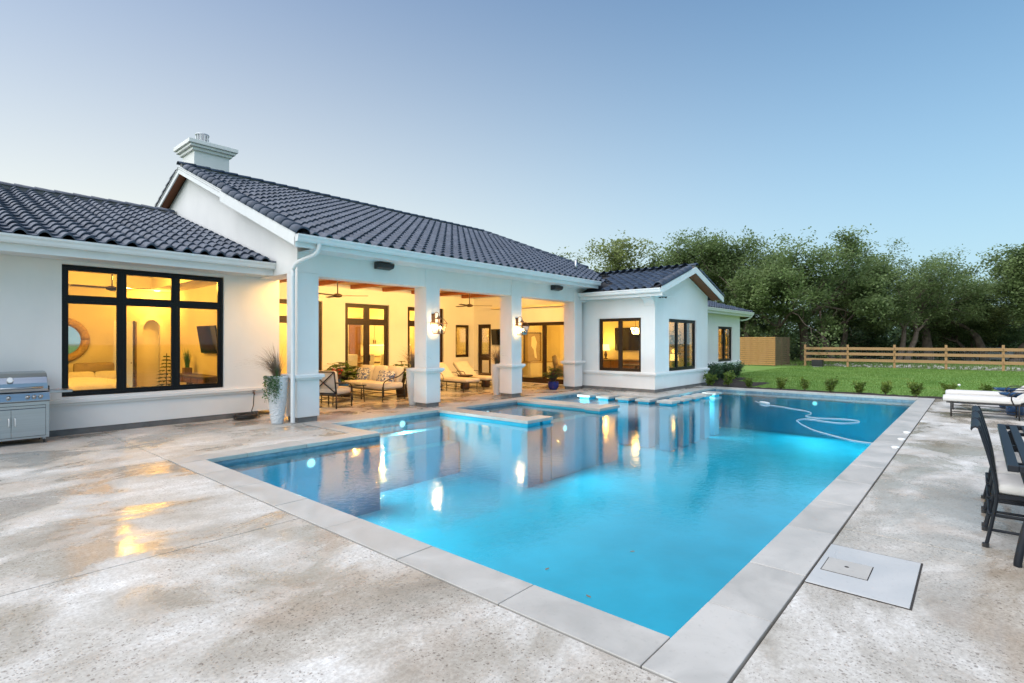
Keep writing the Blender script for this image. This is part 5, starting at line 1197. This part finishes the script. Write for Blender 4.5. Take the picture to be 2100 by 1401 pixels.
# short blades on the lawn
m = MB(); V = m.v; F = m.f; r = random.Random(13)
for k in range(70000):
    u = r.random(); x = 19.6 + 20.6*u*u*.6 + 20.6*.4*u; y = r.uniform(-6.5, 9.2)
    if x < 20.1 and y > -1.2: continue
    if y > 7.4 and x < 25 or (x < 22.7 and y > 6.1): continue
    a = r.uniform(0, 3.14); h = r.uniform(.02, .055); w = .008+.0007*(x-19); cx, sy = math.cos(a)*w, math.sin(a)*w; lx, ly = r.gauss(0,.012), r.gauss(0,.012)
    i = len(V); V += [(x-cx, y-sy, LZ), (x+cx, y+sy, LZ), (x+lx, y+ly, LZ+h)]; F.append((i,i+1,i+2))
for k in range(9000):
    x = r.uniform(40.7, 56); y = r.uniform(-9, 12); a = r.uniform(0, 3.14); h = r.uniform(.05, .22); w = .03; cx, sy = math.cos(a)*w, math.sin(a)*w
    i = len(V); V += [(x-cx, y-sy, LZ), (x+cx, y+sy, LZ), (x+r.gauss(0,.05), y+r.gauss(0,.05), LZ+h)]; F.append((i,i+1,i+2))
stuff(tag(m.build("grass", BLADE), "short bright green grass of the lawn beyond the pool", "grass"))
# young shrubs in the bed
def bush_meshes(seed, n, h, w, size, stems=9):
    r = random.Random(seed); st = MB(); lv = MB(); V = lv.v; F = lv.f; ends = []
    for k in range(stems):
        a = r.uniform(0,6.283); s = w*r.uniform(.2,.9); z = h*r.uniform(.65,1.0); ps = [(0,0,0), (s*.35*math.cos(a), s*.35*math.sin(a), z*.5), (s*math.cos(a), s*math.sin(a), z)]; st.tube(ps, [.008,.006,.003], 4, False); ends.append([Vector(p) for p in ps])
    for k in range(n):
        e = ends[r.randrange(stems)]; u = r.uniform(.25, 1); p = e[0].lerp(e[1], u*2) if u < .5 else e[1].lerp(e[2], u*2-1); p = p + Vector((r.gauss(0,.035), r.gauss(0,.035), r.gauss(0,.03)))*(h/.4)
        a = r.uniform(0,6.283); d = Vector((math.cos(a), math.sin(a), r.uniform(.1,1.2))).normalized()*size*r.uniform(.6,1.2); pr = d.orthogonal().normalized()*size*.25; q = r.uniform(0, 6.28); pr.rotate(Matrix.Rotation(q, 3, d))
        i = len(V); V += [tuple(p), tuple(p+d*.5-pr), tuple(p+d), tuple(p+d*.5+pr)]; F.append((i,i+1,i+2,i+3))
    return st.mesh("stems"), lv.mesh("leaves")
SB = [bush_meshes(3, 420, .42, .20, .085), bush_meshes(4, 420, .38, .24, .085), bush_meshes(6, 380, .44, .18, .08)]
HB = [bush_meshes(13, 2600, .72, .50, .07, 30), bush_meshes(14, 2600, .66, .55, .07, 30)]
def bush(loc, ms, mat, rz, sc, label, group):
    t = thing("shrub", label, "shrub", loc, R(rz), group); t.scale = (sc, sc, sc); put("stems", ms[0], BARK, t); put("leaves", ms[1], mat, t)
G = "young shrubs in the far bed"
row = [(19.55, 6.02, "first small shrub from the hedge in the row along the far end of the pool"), (19.58, 4.98, "second small shrub from the hedge along the far end of the pool"), (19.6, 4.28, "third small shrub from the hedge along the far end of the pool"), (19.58, 3.55, "fourth small shrub from the hedge, widest along the far end of the pool"), (19.62, 2.78, "fifth small shrub from the hedge along the far end of the pool"),
       (19.62, 2.10, "sixth small shrub from the hedge along the far end of the pool"), (19.64, 1.35, "seventh small shrub from the hedge, at the pool's far right corner"), (19.62, .55, "small shrub just left of the deck lounge chairs' foot end"), (19.62, -.25, "small shrub behind the deck lounge chairs")]
for k, (x, y, l) in enumerate(row): bush((x, y, LZ), SB[k % 3], SHRUB, k*67, (.92, 1.05, .95, 1.12, 1.02, 1.0, 1.1, 1.15, 1.0)[k], l, G)
bush((19.5, 6.75, LZ), SB[2], SHRUB, 20, 1.25, "bright young shrub in front of the dark hedge", G); bush((19.25, 7.25, LZ), SB[0], SHRUB, 80, 1.2, "bright young shrub touching the gable wall corner", G)
G = "dark hedge bushes at the house corner"
for k, (x, y, s, l) in enumerate(((20.1, 7.75, .92, "dark hedge bush nearest the gable wall corner"), (20.9, 7.85, 1.0, "second dark hedge bush from the gable wall"), (21.8, 8.0, 1.0, "third dark hedge bush from the gable wall, under the far window"), (22.8, 8.0, 1.05, "fourth dark hedge bush from the gable wall"), (23.7, 7.9, 1.0, "dark hedge bush at the lawn end of the row"))):
    bush((x, y, LZ), HB[k % 2], HEDGE, k*50, s, l, G)
# potted ficus behind the three pane window
t = thing("indoor_tree", "bushy indoor tree behind the three pane window", "plant", (18.75, 8.38, .03)); MB().lathe([(.14, 0), (.2, .34), (.21, .35), (.17, .33)], 18).build("pot", TERRA, t, True)
m = MB(); m.tube([(0,0,.3), (.03,.02,.8), (-.02,.0,1.3)], [.025,.02,.015], 6); m.tube([(.03,.02,.8), (.15,.1,1.3)], .012, 5); m.build("trunk", BARK, t)
m = MB(); V = m.v; F = m.f; r = random.Random(31)
for k in range(900):
    p = Vector((r.gauss(0,.17), r.gauss(0,.17), 1.55+r.gauss(0,.24))); a = r.uniform(0,6.28); d = Vector((math.cos(a), math.sin(a), r.uniform(-.9,.3)))*.09; pr = Vector((-d.y, d.x, 0))*.3; i = len(V); V += [tuple(p), tuple(p+d*.5-pr), tuple(p+d), tuple(p+d*.5+pr)]; F.append((i,i+1,i+2,i+3))
m.build("crown", HEDGE, t)
# ------------------------------------------------------------------ fences and things beyond the lawn
fx = 40.2
t = thing("rail_fence", "long pine post and three rail fence at the back of the lawn", "fence", (fx, 0, LZ))
pm = MB().box(-.06, .06, -.06, .06, 0, 1.44).mesh("post"); rm = MB().box(-.022, .022, -1.215, 1.215, 0, .17).mesh("rail")
ys = [8.75 - 2.46*k for k in range(9)]
for k, y in enumerate(ys):
    put("post", pm, RAILWOOD, t, Matrix.Translation((0, y, 0)))
    if k < len(ys)-1:
        for z in (.36, .76, 1.10): put("rail", rm, RAILWOOD, t, Matrix.Translation((-.083, y-1.23, z)) @ Matrix.Rotation(rnd.uniform(-.004,.004), 4, 'X'))
w = MB()
for k in range(int(19.5/.1)):
    y = 8.75-k*.1; w.box(.062, .064, y, y+.002, .02, 1.2)
for k in range(12): w.box(.0642, .066, -10.9, 8.75, .05+k*.1, .052+k*.1)
w.build("wire_mesh", STEEL, t)
t = thing("board_screen", "tall screen of horizontal pine boards at the end of the fence", "fence", (38.2, 10.1, LZ))
b1 = MB().box(-.012, .012, 0, 3.4, 0, .111).mesh("board"); b2 = MB().box(0, 3.6, -.012, .012, 0, .111).mesh("board")
for k in range(14):
    put("board", b1, PINE, t, Matrix.Translation((rnd.uniform(-.004,.004), .0, .06+k*.136))); put("board", b2, PINE_SHADED, t, Matrix.Translation((.02, rnd.uniform(-.004,.004)-.014, .06+k*.136)))
for x, y in ((.07, .07), (.07, 1.7), (.07, 3.3), (1.8, .07), (3.5, .07)): MB().box(x-.045, x+.045, y-.045, y+.045, 0, 1.94).build("post", PINE_SHADED, t)
t = thing("utility_box", "small black box standing on the grass beside the fence", "box", (38.9, 7.75, LZ)); MB().box(-.25, .25, -.3, .3, .05, .42).build("case", STEEL_D, t, bevel=.03); MB().box(-.27, .27, -.32, .32, .422, .46).build("lid", STEEL_D, t, bevel=.02); MB().box(-.2, .2, -.25, .25, 0, .05).build("foot", STONE, t)
t = MB().lathe([(.0, 0), (.03, .008), (.045, .03), (.045, .06), (.03, .082), (.0, .09)], 14, (0,0,0)).build("ball", WHITE_PL, None, True); t.location = (25.5, .5, LZ); tag(t, "small white ball lying on the lawn", "ball")
# limestone rubble along the fence line
m = MB(); r = random.Random(19)
for k in range(420):
    y = r.uniform(-6, 8); x = 41.4+r.gauss(0,.7)+(.5 if r.random() < .5 else 2.2); s = r.uniform(.04,.16); m.cushion((x, y, LZ+s*.25), (s*r.uniform(.8,1.6), s*r.uniform(.8,1.6), s*.7), s*.25, 2)
stuff(tag(m.build("rubble", STONE), "pale limestone rubble scattered along the fence line", "stones"))
# parked car seen between the rails
t = thing("parked_car", "pale blue car parked beyond the fence near the right edge", "car", (66, -1.2, gz(66)-.02), R(80))
prof = [(-2.2, .35), (-2.25, .75), (-2.1, .95), (-1.2, 1.02), (-.6, 1.48), (.9, 1.52), (1.75, 1.05), (2.2, .95), (2.25, .55), (2.2, .35)]
MB().prism(prof, lambda p, d: (p[0], d, p[1]), -.88, .88).build("body", TAILPAINT, t, bevel=.06)
m = MB(); m.prism([(-1.08, 1.03), (-.56, 1.41), (.1, 1.44), (.1, 1.03)], lambda p, d: (p[0], d, p[1]), -.892, .892); m.prism([(.16, 1.03), (.16, 1.44), (.86, 1.45), (1.5, 1.06)], lambda p, d: (p[0], d, p[1]), -.892, .892); m.build("side_window", CARGLASS, t)
wm = MB().tube([(0, -.1, 0), (0, .1, 0)], .33, 20).mesh("wheel", True); rimm = MB().tube([(0, -.104, 0), (0, .104, 0)], .2, 16).mesh("rim")
for x in (-1.4, 1.4):
    for y in (-.82, .82):
        wv = put("wheel", wm, STEEL_D, t, Matrix.Translation((x, y, .33))); put("rim", rimm, STEEL, wv)
for y in (-.6, .6): MB().box(-2.27, -2.22, y-.18, y+.18, .68, .82).build("headlight", WHITE_PL, t)
# shed far behind the trees
t = thing("far_shed", "grey shed with metal roof far behind the oaks at the right", "shed", (92, -6.5, gz(92)))
MB().box(-3, 3, -2.8, 2.8, 0, 2.3).build("wall", SHED, t); m = MB(); m.prism([(-3.2, 2.28), (3.2, 2.28), (0, 3.5)], lambda p, d: (d, p[0], p[1]), -3.3, 3.3); m.build("roof", SHEDROOF, t); MB().box(-3.04, -2.99, -.9, .9, 0, 2.0).build("door", STEEL_D, t)
MB().box(-3.04, -2.99, 1.4, 2.3, 1.0, 1.8).build("window", CARGLASS, t)
# floating leaves in the near corner of the pool
lf = MB(); lf.poly([(-.022, 0, 0), (-.006, .012, .002), (.018, .006, .001), (.026, 0, .003), (.016, -.009, .001), (-.008, -.011, .002)]); lme = lf.mesh("leaf")
for k, (x, y, w) in enumerate(((3.18, 2.42, "between the other two"), (3.02, 1.95, "close to the near edge"), (3.9, 2.1, "farthest from the edges"))):
    o = put("fallen_leaf", lme, STRAW); o.location = (x, y, WZ+.004); o.rotation_euler = (0, 0, k*1.3); tag(o, "small dry leaf floating in the pool, " + w, "leaf", "leaves floating in the pool")
